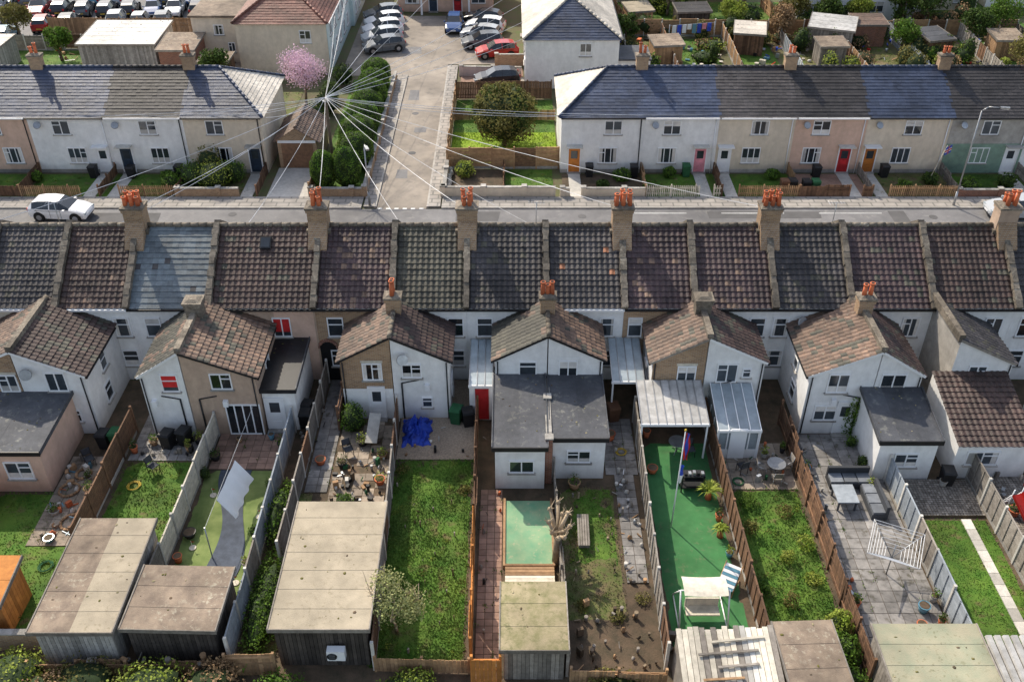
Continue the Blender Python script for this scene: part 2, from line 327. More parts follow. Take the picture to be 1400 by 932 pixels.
for i in range(len(party)-1):
    x0,x1=party[i]+.004,party[i+1]-.004; W=MB();Rf=MB();Wn=MB();Ch=MB(); wm=wallm[i]
    W.hex([(x0,YB,0),(x1,YB,0),(x1,YF,0),(x0,YF,0),(x0,YB,ZE),(x1,YB,ZE),(x1,YF,ZE),(x0,YF,ZE)],wm,.5)
    for x in (x0,x1): W.face([(x,YB,ZE),(x,YF,ZE),(x,YR,ZR)],wm)
    if i==5: W.box(-12.6,-10.5,YB-.012,YB,0,ZE,'peach',.5)
    if i==6:
        W.box(-10.38,-9.5,YB-.02,YB,0,2.3,'hollow_shade',.5)  # flat near-black panel on the wall, painted shade of the open passage
        for k in range(7):
            a0=math.pi*k/7;a1=math.pi*(k+1)/7; W.beam((-9.94-.5*math.cos(a0),YB-.03,2.2+.5*math.sin(a0)),(-9.94-.5*math.cos(a1),YB-.03,2.2+.5*math.sin(a1)),.08,.16,'redbrick')
            W.face([(-9.94,YB-.022,2.2),(-9.94-.5*math.cos(a0),YB-.022,2.2+.5*math.sin(a0)),(-9.94-.5*math.cos(a1),YB-.022,2.2+.5*math.sin(a1))],'hollow_shade')  # arch head filled with the same painted passage shade
    sv=Vector((0,YR-YB,ZR-ZE)); S=sv.length+.22; sv.normalize()
    O=Vector((0,YB,ZE))-sv*.22
    alt={9:'t_orange',3:'t_rust',10:'t_rust',11:'t_rust',6:'t_rust'}.get(i,'t_moss'); ap={9:.03}.get(i,.06)
    flat=i in(4,)
    tiles(Rf,O,(1,0,0),sv,S,lambda v:x0+.14,lambda v:x1-.14,roofs[i],kind='slate' if flat else 'roman',h=.03 if flat else .05,pu=.3,alt='t_grey' if flat else alt,altp=.02 if flat else ap)
    sf=Vector((0,YR-YF,ZR-ZE)).normalized(); O2=Vector((0,YF,ZE))-sf*.22
    tiles(Rf,O2,(1,0,0),sf,S,lambda v:x0+.14,lambda v:x1-.14,roofs[i],pu=.6,cv=.5)
    ridge(Rf,(x0+.1,YR,ZR+.03),(x1-.1,YR,ZR+.03),'parapet')
    Rf.box(x0,x1,YB-.32,YB-.2,ZE-.26,ZE-.15,R.choice(['black','upvc','black']),.5)
    Rf.box(x0,x1,YB-.2,YB-.004,ZE-.24,ZE-.1,'upvc',.5)
    px=party[i]
    P0=Vector((px,YB-.25,ZE-.12)); P1=Vector((px,YR,ZR+.1)); P2=Vector((px,YF+.25,ZE-.12))
    n=14
    for k in range(n):
        j1=Vector((U(-.02,.02),0,U(-.025,.025))); W.beam(P0.lerp(P1,k/n)+j1,P0.lerp(P1,(k+1)/n)+j1,.32+U(-.05,.05),.42+U(0,.06),'parapet')
    W.beam(P1,P2,.34,.42,'parapet')
    for (wx,ww) in wins.get(i,[]):
        win(Wn,TR(wx,YB-(.012 if i==5 else 0)),ww,1.15,3.55,n=1 if ww<.85 else 2,curmat='redcurtain' if i==5 else 'curtain')
        win(Wn,TR(wx,YB-(.012 if i==5 else 0)),ww,1.0,1.5,n=1)
    for fx in (x0+1,x1-1): win(Wn,TR(fx,YF,0,180),1,1.2,3.6)
    win(Wn,TR(x0+1.4,YF,0,180),1.6,1.4,1.5,n=3); door(Wn,TR(x1-.8,YF,0,180),'d_navy')
    if i in wings:
        xc,xo,yr,wmat,rmat,wl,dl=wings[i]; zr,ze=5.3,3.85; yf=YB+.002; sg=1 if xo>xc else -1
        a=[(xc,yr,0),(xo,yr,0),(xo,yr,ze),(xc,yr,zr)]; b=[(p[0],yf,p[2]) for p in a]
        W.face(a,wmat); W.face([a[1],b[1],b[2],a[2]],'white' if wmat=='brick' and i!=2 else wmat); W.face([a[0],a[3],b[3],b[0]],wmat if i!=15 else 'greyrender')
        if i==6: W.face([(xc-.01,yr-.012,0),(xo,yr-.012,0),(xo,yr-.012,2.0),(xc-.01,yr-.012,2.0)],'white')
        vd=Vector((xc-xo,0,zr-ze)); SS=vd.length+.18; vd.normalize(); OO=Vector((xo,yr-.12,ze))-vd*.18
        tiles(Rf,OO,(0,1,0),vd,SS,lambda v:0,lambda v:yf+.35-yr+.12 ,rmat,pu=.3,cv=.3,alt='t_moss' if rmat!='t_moss' else 't_rust',altp=.15)
        W.beam((xo+sg*.12,yr-.06,ze-.1),(xc,yr-.06,zr-.06),.1,.13,R.choice(['black','w_grey','upvc']))
        W.box(min(xo+sg*.12,xo+sg*.22),max(xo+sg*.12,xo+sg*.22),yr-.1,yf-.3,ze-.2,ze-.1,'black')
        W.tube((xo-sg*.12,yr-.06,0),(xo-sg*.12,yr-.06,ze-.15),.035,.035,'black')
        if i in (3,5,14,11,7,9): ridge(Rf,(xc,yr-.1,zr+.05),(xc,yf+.2,zr+.05),'parapet',.12)
        if i in (3,5,11,14,15):
            for k in range(5):
                W.beam((xc,yr-.02+k*.85,zr+.02),(xc,yr-.02+(k+1)*.85,zr+.02),.3,.42,'parapet')
        for (wx,wz,ww,wh) in wl:
            win(Wn,TR(wx,yr-(.012 if i==6 and wz<2 else 0)),ww,wh,wz,n=2 if ww>.85 else 1,curmat='redcurtain' if i==4 else 'curtain')
            if wh>.85: W.box(wx-ww/2-.08,wx+ww/2+.08,yr-.02,yr-.001,wz+wh/2+.06,wz+wh/2+.2,'w_white' if wmat=='brick' else wmat)
        for (dx,dm) in dl: door(Wn,TR(dx,yr-.015),dm,w=.75)
        win(Wn,TR(xo,(yr+yf)/2,0,90*sg),.7,.9,3.0,n=1); win(Wn,TR(xo,(yr+yf)/2-.3,0,90*sg),.8,1.0,1.3,n=1)
        if wmat in('white','tan'):
            yy=yr-.05; xa=xc+sg*U(.3,.6); W.tube((xa,yy,0),(xa,yy,2.4),.045,.045,'black'); W.tube((xa,yy,2.4),(xa+sg*.9,yy,2.6),.03,.03,'black')
            W.box(xa+sg*1.3-.12,xa+sg*1.3+.12,yr-.2,yr-.002,2.0,2.35,'upvc')
        if i==5: win(Wn,TR(-13.6,yr),1.7,1.9,1.05,n=4,transom=False,sill=False,cur=0)
    if party[i] in (-32,-20.2,-10.4,-2.4,5.9,13.8,26.5,34.9):
        nx=3 if party[i] in(-20.2,5.9,13.8) else 2
        chimney(Ch,px,YR,6.6,8.85,1.05,.8,'brick' if party[i]!=26.5 else 'tan',nx,2)
        Ch.box(px-.65,px+.65,YR-.5,YR+.5,6.6,7.55,'parapet')
        Ch.hex([(px-.5,YR-1.3,6.6),(px+.5,YR-1.3,6.6),(px+.5,YR-.42,7.2),(px-.5,YR-.42,7.2),(px-.5,YR-1.3,6.85),(px+.5,YR-1.3,6.85),(px+.5,YR-.42,8.0),(px-.5,YR-.42,8.0)],'brick')
    if i in (5,7,9,11,14):
        xx=wings[i][0]; yy={5:40.6,7:40.9,9:40.9,11:40.9,14:40.8}[i]
        if i in(5,11): chimney(Ch,xx,yy,4.6,6.1,.8,.7,'parapet',0,0)
        else: chimney(Ch,xx,yy,4.6,6.2,.75,.6,'brick',{7:1,9:3,14:2}[i],2 if i==7 else 1)
    if i==5:
        c=Vector((-13.2,YB,ZE))+sv*3.5; nn=Vector((0,-sv.z,sv.y))
        Rf.beam(c-sv*.35+nn*.1,c+sv*.35+nn*.1,.6,.12,'black'); Rf.beam(c-sv*.28+nn*.17,c+sv*.28+nn*.17,.48,.02,'glass')
    if i in (2,8,12):
        Ch.tube((x1-.5,YR,7.6),(x1-.5,YR,9.0),.02,.02,'metal')
        for q in range(6): Ch.tube((x1-.9+q*.16,YR-.25+q*.02,8.95),(x1-.9+q*.16,YR+.25-q*.02,8.95),.01,.01,'metal',4)
        Ch.tube((x1-.95,YR,8.95),(x1-.05,YR,8.95),.012,.012,'metal',4)
    if i in (3,7,12):
        dx=wings[i][0]+.6 if i in wings else x0+1.5; dy=(wings[i][2] if i in wings else YB)-.35
        Ch.tube((dx,dy,4.1),(dx+.03,dy-.07,4.13),.3,.28,'metal',16); Ch.tube((dx,dy+.3,4.0),(dx,dy,4.1),.02,.02,'metal',5)
    group('terraced_house',((x0+x1)/2,45,0),dict(walls=W,roof=Rf,windows_and_doors=Wn,chimney=Ch))
# ---------------------------------------------------------------- rear extensions
def extension(name,x0,x1,y0,y1,z,wmat,rmat,ws=(),ds=(),slope=.15,over=.12,tile=False,z2=None):
    W=MB();Rf=MB();Wn=MB(); zb=z2 or z+slope
    W.hex([(x0,y0,0),(x1,y0,0),(x1,y1,0),(x0,y1,0),(x0,y0,z),(x1,y0,z),(x1,y1,zb),(x0,y1,zb)],wmat,.5)
    if tile:
        v=Vector((0,y1-y0,zb-z)); S=v.length+over; v.normalize()
        tiles(Rf,Vector((0,y0,z))-v*over,(1,0,0),v,S,lambda q:x0-.1,lambda q:x1+.1,rmat)
    else:
        o=over; th=.14; n=max(1,round((x1-x0)/1.0)); w=(x1-x0+2*o)/n
        for k in range(n):
            a=x0-o+k*w; dz=.006*(k%2)
            Rf.hex([(a,y0-o,z-.02),(a+w,y0-o,z-.02),(a+w,y1,zb-.02),(a,y1,zb-.02),(a,y0-o,z+th+dz),(a+w,y0-o,z+th+dz),(a+w,y1,zb+th+dz),(a,y1,zb+th+dz)],rmat)
        Rf.box(x0-o-.03,x1+o+.03,y0-o-.06,y0-o-.003,z-.06,z+th+.05,'black')
        Rf.beam((x0-o-.02,y0-o,z+th*.5+.03),(x0-o-.02,y1,zb+th*.5+.03),.05,th+.1,'felt');Rf.beam((x1+o+.02,y0-o,z+th*.5+.03),(x1+o+.02,y1,zb+th*.5+.03),.05,th+.1,'felt')
        for _ in range(int((x1-x0)*(y1-y0))):
            px=U(x0,x1);py=U(y0,y1); zz=z+th+(zb-z)*(py-y0)/(y1-y0); Rf.blob((px,py,zz),U(.02,.07),U(.02,.07),.03,R.choice(['feltmoss','soil','l_olive']),6)
    for (x,zz,w,h) in ws: win(Wn,TR(x,y0),w,h,zz,n=2)
    for (x,m) in ds: door(Wn,TR(x,y0),m)
    return group(name,((x0+x1)/2,(y0+y1)/2,0),dict(walls=W,roof=Rf,windows_and_doors=Wn))
extension('rear_extension',-26.2,-22.1,33.1,37.28,2.5,'peach','felt',[(-23.3,1.4,1.2,1.0)])
extension('rear_extension',-.8,1.55,33.3,38.58,2.6,'white','felt',[(.45,1.45,1.15,.7)])
extension('rear_extension',1.95,4.45,34.0,38.58,2.55,'white','felt',[(3.2,1.45,1.1,.7)])
extension('rear_extension',-12.65,-11.0,37.6,41.75,2.6,'white','black',[],[(-12.1,'upvc')])
extension('rear_extension',17.5,20.25,33.9,37.28,2.45,'white','felt',[(18.9,1.3,1.1,.8)],slope=.5)
extension('rear_extension',21.3,24.9,34.0,38.28,2.2,'white','t_brown',[(22.6,1.35,1.5,.8)],tile=True,z2=3.3)
extension('rear_extension',-4.5,-3.3,41.0,41.79,2.2,'white','felt')
def leanto(name,x0,x1,y0,y1,z0,z1,n=6,mat='glassroof',walls=False):
    m=MB(); w=(x1-x0)/n
    for k in range(n):
        a=x0+k*w; m.hex([(a+.02,y0,z0),(a+w-.02,y0,z0),(a+w-.02,y1,z1),(a+.02,y1,z1),(a+.02,y0,z0+.02),(a+w-.02,y0,z0+.02),(a+w-.02,y1,z1+.02),(a+.02,y1,z1+.02)],mat)
    for k in range(n+1): m.beam((x0+k*w,y0-.05,z0+.03),(x0+k*w,y1,z1+.03),.035,.06,'metal' if not walls else 'upvc')
    m.box(x0-.04,x1+.04,y0-.08,y0,z0-.12,z0+.02,'upvc')
    for x in (x0+.05,x1-.05): m.box(x-.04,x+.04,y0,y0+.08,0,z0-.12,'upvc')
    if walls:
        m.box(x0,x1,y0+.02,y0+.1,0,.6,'white'); m.face([(x0+.1,y0+.05,.6),(x1-.1,y0+.05,.6),(x1-.1,y0+.05,z0-.12),(x0+.1,y0+.05,z0-.12)],'glassroof',.2)
        for k in range(n+1): m.box(x0+k*w-.03,x0+k*w+.03,y0,y0+.05,.6,z0-.12,'upvc')
        for xx in (x0,x1):
            m.face([(xx,y0,0),(xx,y1,0),(xx,y1,z1),(xx,y0,z0)],'glassroof',.3)
            for q in range(4): m.box(xx-.03,xx+.03,y0+(y1-y0)*q/3-.03,y0+(y1-y0)*q/3+.03,0,z0,'upvc')
        m.box((x0+x1)/2-.4,(x0+x1)/2+.4,y0-.02,y0+.03,.05,1.95,'upvc')
    return m.make(name)
leanto('glazed_lean_to',-2.2,-1.0,38.4,41.7,2.3,2.8,3)
leanto('glazed_lean_to',5.15,6.8,38.6,41.7,2.4,2.9,4)
leanto('glazed_lean_to',6.3,9.6,35.4,38.3,2.3,2.7,8,'corrug')
leanto('greenhouse',10.1,12.2,35.4,38.3,1.9,2.5,4,walls=True)
m=MB(); m.box(-1.9,-1.2,38.3,38.36,.1,2.1,'d_red'); m.box(-2.2,-.95,38.37,38.5,0,2.25,'white'); m.make('back_porch')
# ---------------------------------------------------------------- sheds
def shed(name,x0,x1,y0,y1,z,wmat,rmat,nstrip=4,split=None,tilt=0,ov=.18,rz=0,detail=True):
    W=MB();Rf=MB(); cx,cy=(x0+x1)/2,(y0+y1)/2; W.T=Rf.T=TR(cx,cy,0,rz)@TR(-cx,-cy)
    W.box(x0+.02,x1-.02,y0+.02,y1-.02,0,z-.02,wmat,.3)
    if detail:
        n=int((x1-x0)/.16)
        for k in range(n): 
            a=x0+k*(x1-x0)/n; W.box(a+.008,a+(x1-x0)/n-.008,y0-.02,y0+.018,.03,z-.03,wmat)
        n=int((y1-y0)/.2)
        for k in range(n):
            a=y0+k*(y1-y0)/n
            for xx in (x0,x1): W.box(xx-.02,xx+.02,a+.008,a+(y1-y0)/n-.008,.03,z-.03,wmat)
    L=y1-y0+2*ov; w=(x1-x0+2*ov)/nstrip
    yy=y0-ov; ns=max(2,round(L/1.0)) if detail else 2
    for k in range(ns):
        a=yy+L*k/ns;b=yy+L*(k+1)/ns; za=z+tilt*k/ns; zb=z+tilt*(k+1)/ns; dz=.012
        for q in range(nstrip):
            xa=x0-ov+q*w; mm=rmat if not(split and q<split[0]) else split[1]
            Rf.hex([(xa,a,za-.02),(xa+w,a,za-.02),(xa+w,b,zb-.02),(xa,b,zb-.02),(xa,a,za+.1+dz),(xa+w,a,za+.1+dz),(xa+w,b,zb+.1),(xa,b,zb+.1)],mm,.5+.25*noise.noise(Vector((q*1.7,k*1.3,x0)))+U(-.08,.08))
    Rf.box(x0-ov-.03,x1+ov+.03,yy-.04,yy-.002,z-.08,z+.12,'w_grey')
    for xx in (x0-ov,x1+ov): Rf.beam((xx,yy,z+.05),(xx,y1+ov,z+tilt+.05),.05,.18,'w_grey')
    for _ in range(int((x1-x0)*(y1-y0)*.9)):
        px=U(x0,x1);py=U(y0,y1); zz=z+.1+tilt*(py-y0)/(y1-y0); Rf.blob((px,py,zz),U(.02,.09),U(.02,.09),.025,R.choice(['feltmoss','soil','l_olive']),6)
    return group(name,(cx,cy,0),dict(walls=W,roof=Rf))
shed('concrete_garage',-18.5,-15.55,23.4,28.9,2.2,'concrete','feltbeige',6,(3,'feltbrown'),.1)
shed('garden_shed',-15.0,-11.6,23.6,26.3,2.1,'w_dark','feltbrown',4,tilt=.15,rz=-1.5)
shed('garden_office',-9.2,-5.65,23.4,29.7,2.4,'w_dark','feltbeige',1,tilt=.1)
shed('garden_shed',-.3,2.0,22.75,25.6,2.0,'w_grey','feltmoss',3,tilt=.1)
shed('garden_shed',10.3,12.3,20.8,23.6,2.1,'w_tan','feltbrown',2,tilt=.1,rz=2)
shed('garden_shed',14.0,17.7,20.0,23.3,2.3,'w_grey','feltgreen',3,tilt=.1)
shed('wooden_cabin',-23.4,-20.6,24.9,26.9,1.9,'w_orange','w_orange',3,tilt=.3)
m=MB()
for k in range(17):
    a=6.3+k*.222; e=U(-.15,.1)
    m.hex([(a,20.8+e,2.0+U(-.03,.03)),(a+.2,20.8+e,2.0+U(-.03,.03)),(a+.2,23.4+e,2.35),(a,23.4+e,2.35),(a,20.8+e,2.06),(a+.2,20.8+e,2.06),(a+.2,23.4+e,2.41),(a,23.4+e,2.41)],R.choice(['w_white','w_white','w_white','paleconc','w_grey']))
m.box(6.35,10.0,21.0,23.3,0,2.0,'w_grey')
for k in range(4): m.beam((6.5+U(0,2),21.2+k*.5,2.2+k*.07),(8.4+U(0,1.4),21.3+k*.55,2.2+k*.07),.09,.04,R.choice(['w_grey','w_tan','w_white']))
m.make('plank_lean_to_shed')
m=MB()
for k in range(10): m.hex([(18.2+k*.33,20.5,1.9),(18.5+k*.33,20.5,1.9),(18.5+k*.33,23.2,2.1),(18.2+k*.33,23.2,2.1),(18.25+k*.33,20.5,1.98),(18.45+k*.33,20.5,1.98),(18.45+k*.33,23.2,2.18),(18.25+k*.33,23.2,2.18)],'corrug')
m.box(18.3,21.4,20.7,23.0,0,1.9,'w_grey'); m.make('corrugated_shed')
m=MB(); m.box(-7.2,-6.5,22.95,23.25,.9,1.45,'upvc'); m.tube((-7.0,22.93,1.17),(-7.0,22.95,1.17),.2,.2,'black',16)
for k in range(5): m.box(-7.12,-6.88,22.915,22.928,1.0+k*.08,1.02+k*.08,'metal')
m.make('air_conditioning_unit')
# ---------------------------------------------------------------- fences
def fence(name,x0,y0,x1,y1,h,mat,kind='board',post=None):
    m=MB(); L=math.hypot(x1-x0,y1-y0); m.T=TR(x0,y0,0,math.degrees(math.atan2(y1-y0,x1-x0)))
    if kind=='board':
        n=int(L/.15); w=L/n; lean=0;hh=h
        for k in range(n):
            if k%12==0: lean=U(-.12,.12); hh=h+U(-.1,.08)
            if R.random()<.008: continue
            z=hh+U(-.025,.025); x=k*w
            m.hex([(x+.006,-.012,.05),(x+w-.006,-.012,.05),(x+w-.006,.012,.05),(x+.006,.012,.05),(x+.006,-.012+lean,z),(x+w-.006,-.012+lean,z),(x+w-.006,.012+lean,z),(x+.006,.012+lean,z)],mat)
        for z in (.35,h*.55,h-.25): m.box(0,L,.014,.06,z,z+.07,mat)
        n=max(1,int(L/1.83))
        for k in range(n+1): m.box(L*k/n-.05,L*k/n+.05,-.02,.09,0,h+.07,post or mat)
    elif kind=='panel':
        n=max(1,round(L/1.83)); w=L/n
        for k in range(n):
            x=k*w; dz=U(-.1,.06); nn=9; t=U(0,1); mt=mat if R.random()<.85 else {'w_white':'w_grey','w_grey':'w_brown','w_brown':'w_tan','w_bluegrey':'w_grey','w_tan':'w_brown'}.get(mat,mat)
            for q in range(nn):
                z=.2+(h-.25)*q/nn; sk=U(-.01,.01); m.hex([(x+.06,-.015,z+dz),(x+w-.06,-.015,z+dz+sk),(x+w-.06,.015,z+dz+sk),(x+.06,.015,z+dz),(x+.06,-.03,z+dz+(h-.25)/nn*.95),(x+w-.06,-.03,z+dz+sk+(h-.25)/nn*.95),(x+w-.06,.0,z+dz+sk+(h-.25)/nn*.95),(x+.06,.0,z+dz+(h-.25)/nn*.95)],mt,min(1,max(0,t*.6+U(0,.4))))
            m.box(x+.05,x+w-.05,-.035,.035,h-.05+dz,h-.02+dz,mt); m.box(x+.06,x+w-.06,-.02,.02,.0,.2,'concrete')
            for q in (0.33,.66): m.box(x+w*q-.025,x+w*q+.025,.02,.045,.2,h-.06,mt)
        for k in range(n+1): m.box(k*w-.06,k*w+.06,-.06,.06,0,h+.04,post or 'paleconc')
    elif kind=='picket':
        n=int(L/.14)
        for k in range(n):
            x=k*L/n; z=h+U(-.02,.02); m.box(x,x+.08,-.015,.015,.05,z,mat); m.face([(x,-.015,z),(x+.08,-.015,z),(x+.04,-.015,z+.06)],mat)
        for z in (.25,h-.25): m.box(0,L,.017,.05,z,z+.06,mat)
        for k in range(int(L/1.8)+1): m.box(k*1.8-.04,k*1.8+.04,.0,.08,0,h+.1,mat)
    elif kind=='wall':
        m.box(0,L,-.11,.11,0,h,mat,.5); 
        n=max(1,int(L/.45))
        for k in range(n): m.box(L*k/n+.004,L*(k+1)/n-.004,-.14,.14,h,h+.06,'concrete')
        for k in range(int(L/3)+1): m.box(k*3-.17,k*3+.17,-.17,.17,0,h+.1,mat,.5); m.box(k*3-.2,k*3+.2,-.2,.2,h+.1,h+.17,'concrete')
    return m.make(name)
F=fence
F('garden_fence',-24.9,24.5,-24.9,33,1.7,'w_orange','board')
F('garden_fence',-19.4,29.2,-19.4,37.4,1.7,'w_brown','panel','w_brown')
F('garden_fence',-15.3,26.6,-15.1,37.1,1.6,'w_white','panel')
F('garden_fence',-11.2,23.4,-11.2,37.4,1.7,'w_bluegrey','panel')
F('garden_fence',-10.2,28.5,-10.1,41.5,1.6,'w_grey','panel')
F('garden_fence',-8.9,37.5,-8.95,41.5,1.6,'w_brown')
F('garden_fence',-5.45,23.2,-5.95,38.3,1.7,'w_grey','panel')
F('garden_fence',-1.6,23.4,-1.7,30.5,1.7,'w_orange','board'); F('garden_fence',-1.7,30.5,-1.75,38.2,1.7,'w_brown','board')
F('garden_fence',2.2,22.9,2.05,33.8,1.5,'w_grey','board')
F('garden_wall',1.75,33.8,1.75,38.4,2.75,'redbrick','wall')
F('garden_fence',6.1,23.2,6.35,38.2,1.7,'w_grey','panel')
F('garden_fence',10.2,23.8,10.0,38.2,1.6,'w_brown','panel','w_brown')
F('garden_fence',13.95,22.5,13.95,38,1.6,'w_brown','board')
F('garden_fence',18.25,24.0,18.15,33.8,1.7,'w_bluegrey','panel')
F('garden_fence',22.25,21.5,22.2,34,1.7,'w_grey','panel')
F('garden_fence',26.4,21.5,26.45,38,1.7,'w_brown','panel')
for xx in (-28,-32.2,30.8): F('garden_fence',xx,23,xx,38,1.7,'w_brown')
F('garden_fence',-11.2,22.9,-9.3,22.95,1.3,'w_tan','board'); F('garden_fence',-5.4,23.1,-1.7,23.0,.9,'w_tan','board')
F('garden_gate',-1.55,22.4,-.45,22.4,1.9,'w_orange','board'); F('garden_fence',2.3,22.6,6.0,22.5,.9,'w_tan','board')
F('garden_fence',-19.0,22.95,-11.3,22.95,.8,'w_tan','board'); F('garden_wall',-24.8,24.2,-19.0,24.2,1.0,'brick','wall')
# ---------------------------------------------------------------- ground & surfaces
m=MB(); m.face([(-900,-500,-.03),(900,-500,-.03),(900,1500,-.03),(-900,1500,-.03)],'ground'); m.make('ground')
def lawn(name,x0,x1,y0,y1,mat='grass',dens=60,h=.12,z=.03,weeds=0):
    m=MB(); n=max(2,int((x1-x0)/.5)); k=max(2,int((y1-y0)/.5))
    P=lambda i,j:(x0+(x1-x0)*i/n,y0+(y1-y0)*j/k,z+(.03*noise.noise(Vector((x0+i*.7,y0+j*.7,0))) if 0<i<n and 0<j<k else 0)-(.03 if i in(0,n) or j in(0,k) else 0))
    for i in range(n):
        for j in range(k): m.face([P(i,j),P(i+1,j),P(i+1,j+1),P(i,j+1)],mat,.5,True)
    m.tufts(x0,x1,y0,y1,int(dens*(x1-x0)*(y1-y0)),h,mat,z)
    for _ in range(weeds): 
        r=U(.08,.25); m.leaves((U(x0+.2,x1-.2),U(y0+.2,y1-.2),z+.02),r,r,U(.06,.2),int(260*r),.06,R.choice(['l_mid','l_lime','l_mid','l_dark','l_olive']),.3,z)
    return m.make(name)
def paving(name,x0,x1,y0,y1,s=.6,mat='slab',z=.05,skip=0,weeds=6):
    m=MB(); n=max(1,round((x1-x0)/s));k=max(1,round((y1-y0)/s)); a=(x1-x0)/n;b=(y1-y0)/k
    m.box(x0,x1,y0,y1,-.02,z-.02,'soil')
    for i in range(n):
        for j in range(k):
            if R.random()<skip: continue
            dz=U(-.006,.006); m.box(x0+i*a+.012,x0+(i+1)*a-.012,y0+j*b+.012,y0+(j+1)*b-.012,z-.02,z+dz,mat)
    for _ in range(weeds):
        m.leaves((x0+R.randint(0,n)*a,U(y0,y1),z),.12,.2,.1,16,.07,'l_mid',.3,z)
    return m.make(name)
def sheet(name,x0,x1,y0,y1,mat,z=.02):
    m=MB(); m.box(x0,x1,y0,y1,-.025,z,mat,.5); return m.make(name)
sheet('garden_soil',-36,39,21,41.7,'soil',.005)
lawn('lawn',-24.8,-19.5,24.6,33,'grass',150,.08,weeds=26); paving('patio',-22,-19.6,29.6,35.5,.55,'slab',.07)
lawn('lawn',-19.2,-15.4,29.1,35.2,'grass',160,.11,weeds=30); paving('patio',-19.2,-15.3,35.2,41.7,.5,'slabgrey')
lawn('artificial_lawn',-15.1,-11.3,26.5,34.6,'astro2',0); paving('patio',-15,-11.3,34.6,37.2,.45,'slabpink')
m=MB()
for k in range(24):
    f=lambda k:(-13.15+.45*math.sin(k*.2),26.6+k*.33,.62+.14*math.sin(k*.33)); a=f(k);b=f(k+1)
    m.hex([(a[0]-a[2],a[1],-.02),(a[0]+a[2],a[1],-.02),(b[0]+b[2],b[1],-.02),(b[0]-b[2],b[1],-.02),(a[0]-a[2],a[1],.06),(a[0]+a[2],a[1],.06),(b[0]+b[2],b[1],.06),(b[0]-b[2],b[1],.06)],'bluepath',.5)
m.make('garden_path')
lawn('lawn',-11.1,-9.5,22.9,33,'grassdry',120,.3,weeds=40)
paving('patio',-10.0,-8.9,33,41.7,.5,'slabgrey'); paving('patio',-8.8,-6.1,30.2,38.4,.5,'slab',.05,.25,30)
lawn('lawn',-5.8,-1.9,23.2,35.3,'grass',420,.10,weeds=34); sheet('gravel_yard',-5.8,-1.9,35.3,41.7,'gravel',.05)
paving('alley_path',-1.5,-.45,22.5,33.2,.35,'slabpink',.04,0,20)
m=MB(); m.box(-.35,1.85,28.4,32.3,0,.18,'greensheet'); m.box(-.4,-.3,28.3,32.4,0,.26,'w_tan'); m.box(1.8,1.9,28.3,32.4,0,.26,'w_tan'); m.box(-.3,1.8,28.3,28.4,0,.26,'w_tan'); m.make('covered_pool')
m=MB()
for k in range(6): m.box(-.3,1.85,27.2+k*.17,27.35+k*.17,0,.3,R.choice(['w_tan','w_white','w_tan']))
m.make('wooden_platform')
lawn('lawn',2.2,4.9,25.5,33.4,'grassdry',150,.08,weeds=16); lawn('lawn',2.6,4.7,28.5,33.2,'grass',110,.09,.045); paving('garden_path',5.0,5.95,27.5,34.2,.5,'slabgrey',.06); paving('patio',4.6,6.2,34.2,38.4,.5,'slabgrey')
lawn('artificial_lawn',6.5,9.9,24.0,36.6,'astro',0)
lawn('lawn',10.3,13.8,24.1,33.2,'grass',200,.13,weeds=75); paving('patio',10.2,13.8,33.2,36.5,.5,'slab')
paving('patio',14.1,18.1,24.1,37.2,.6,'slabgrey',.05,0,40)
paving('wooden_deck',18.4,22.1,31.4,33.8,.14,'w_grey',.14,0,0); lawn('lawn',18.4,22.1,24.0,31.3,'grass',260,.06)
m=MB()
for k in range(11): m.box(20.9,21.35,24.2+k*.64,24.2+k*.64+.62,0,.08,'paleconc')
m.make('stepping_path')
paving('wooden_deck',22.4,26.3,28,34,.15,'w_grey',.12,0,0); lawn('lawn',22.4,26.3,21.5,28,'grass',120,.1)
lawn('scrub_grass',-40,45,12,22.3,'grassdry',30,.3)
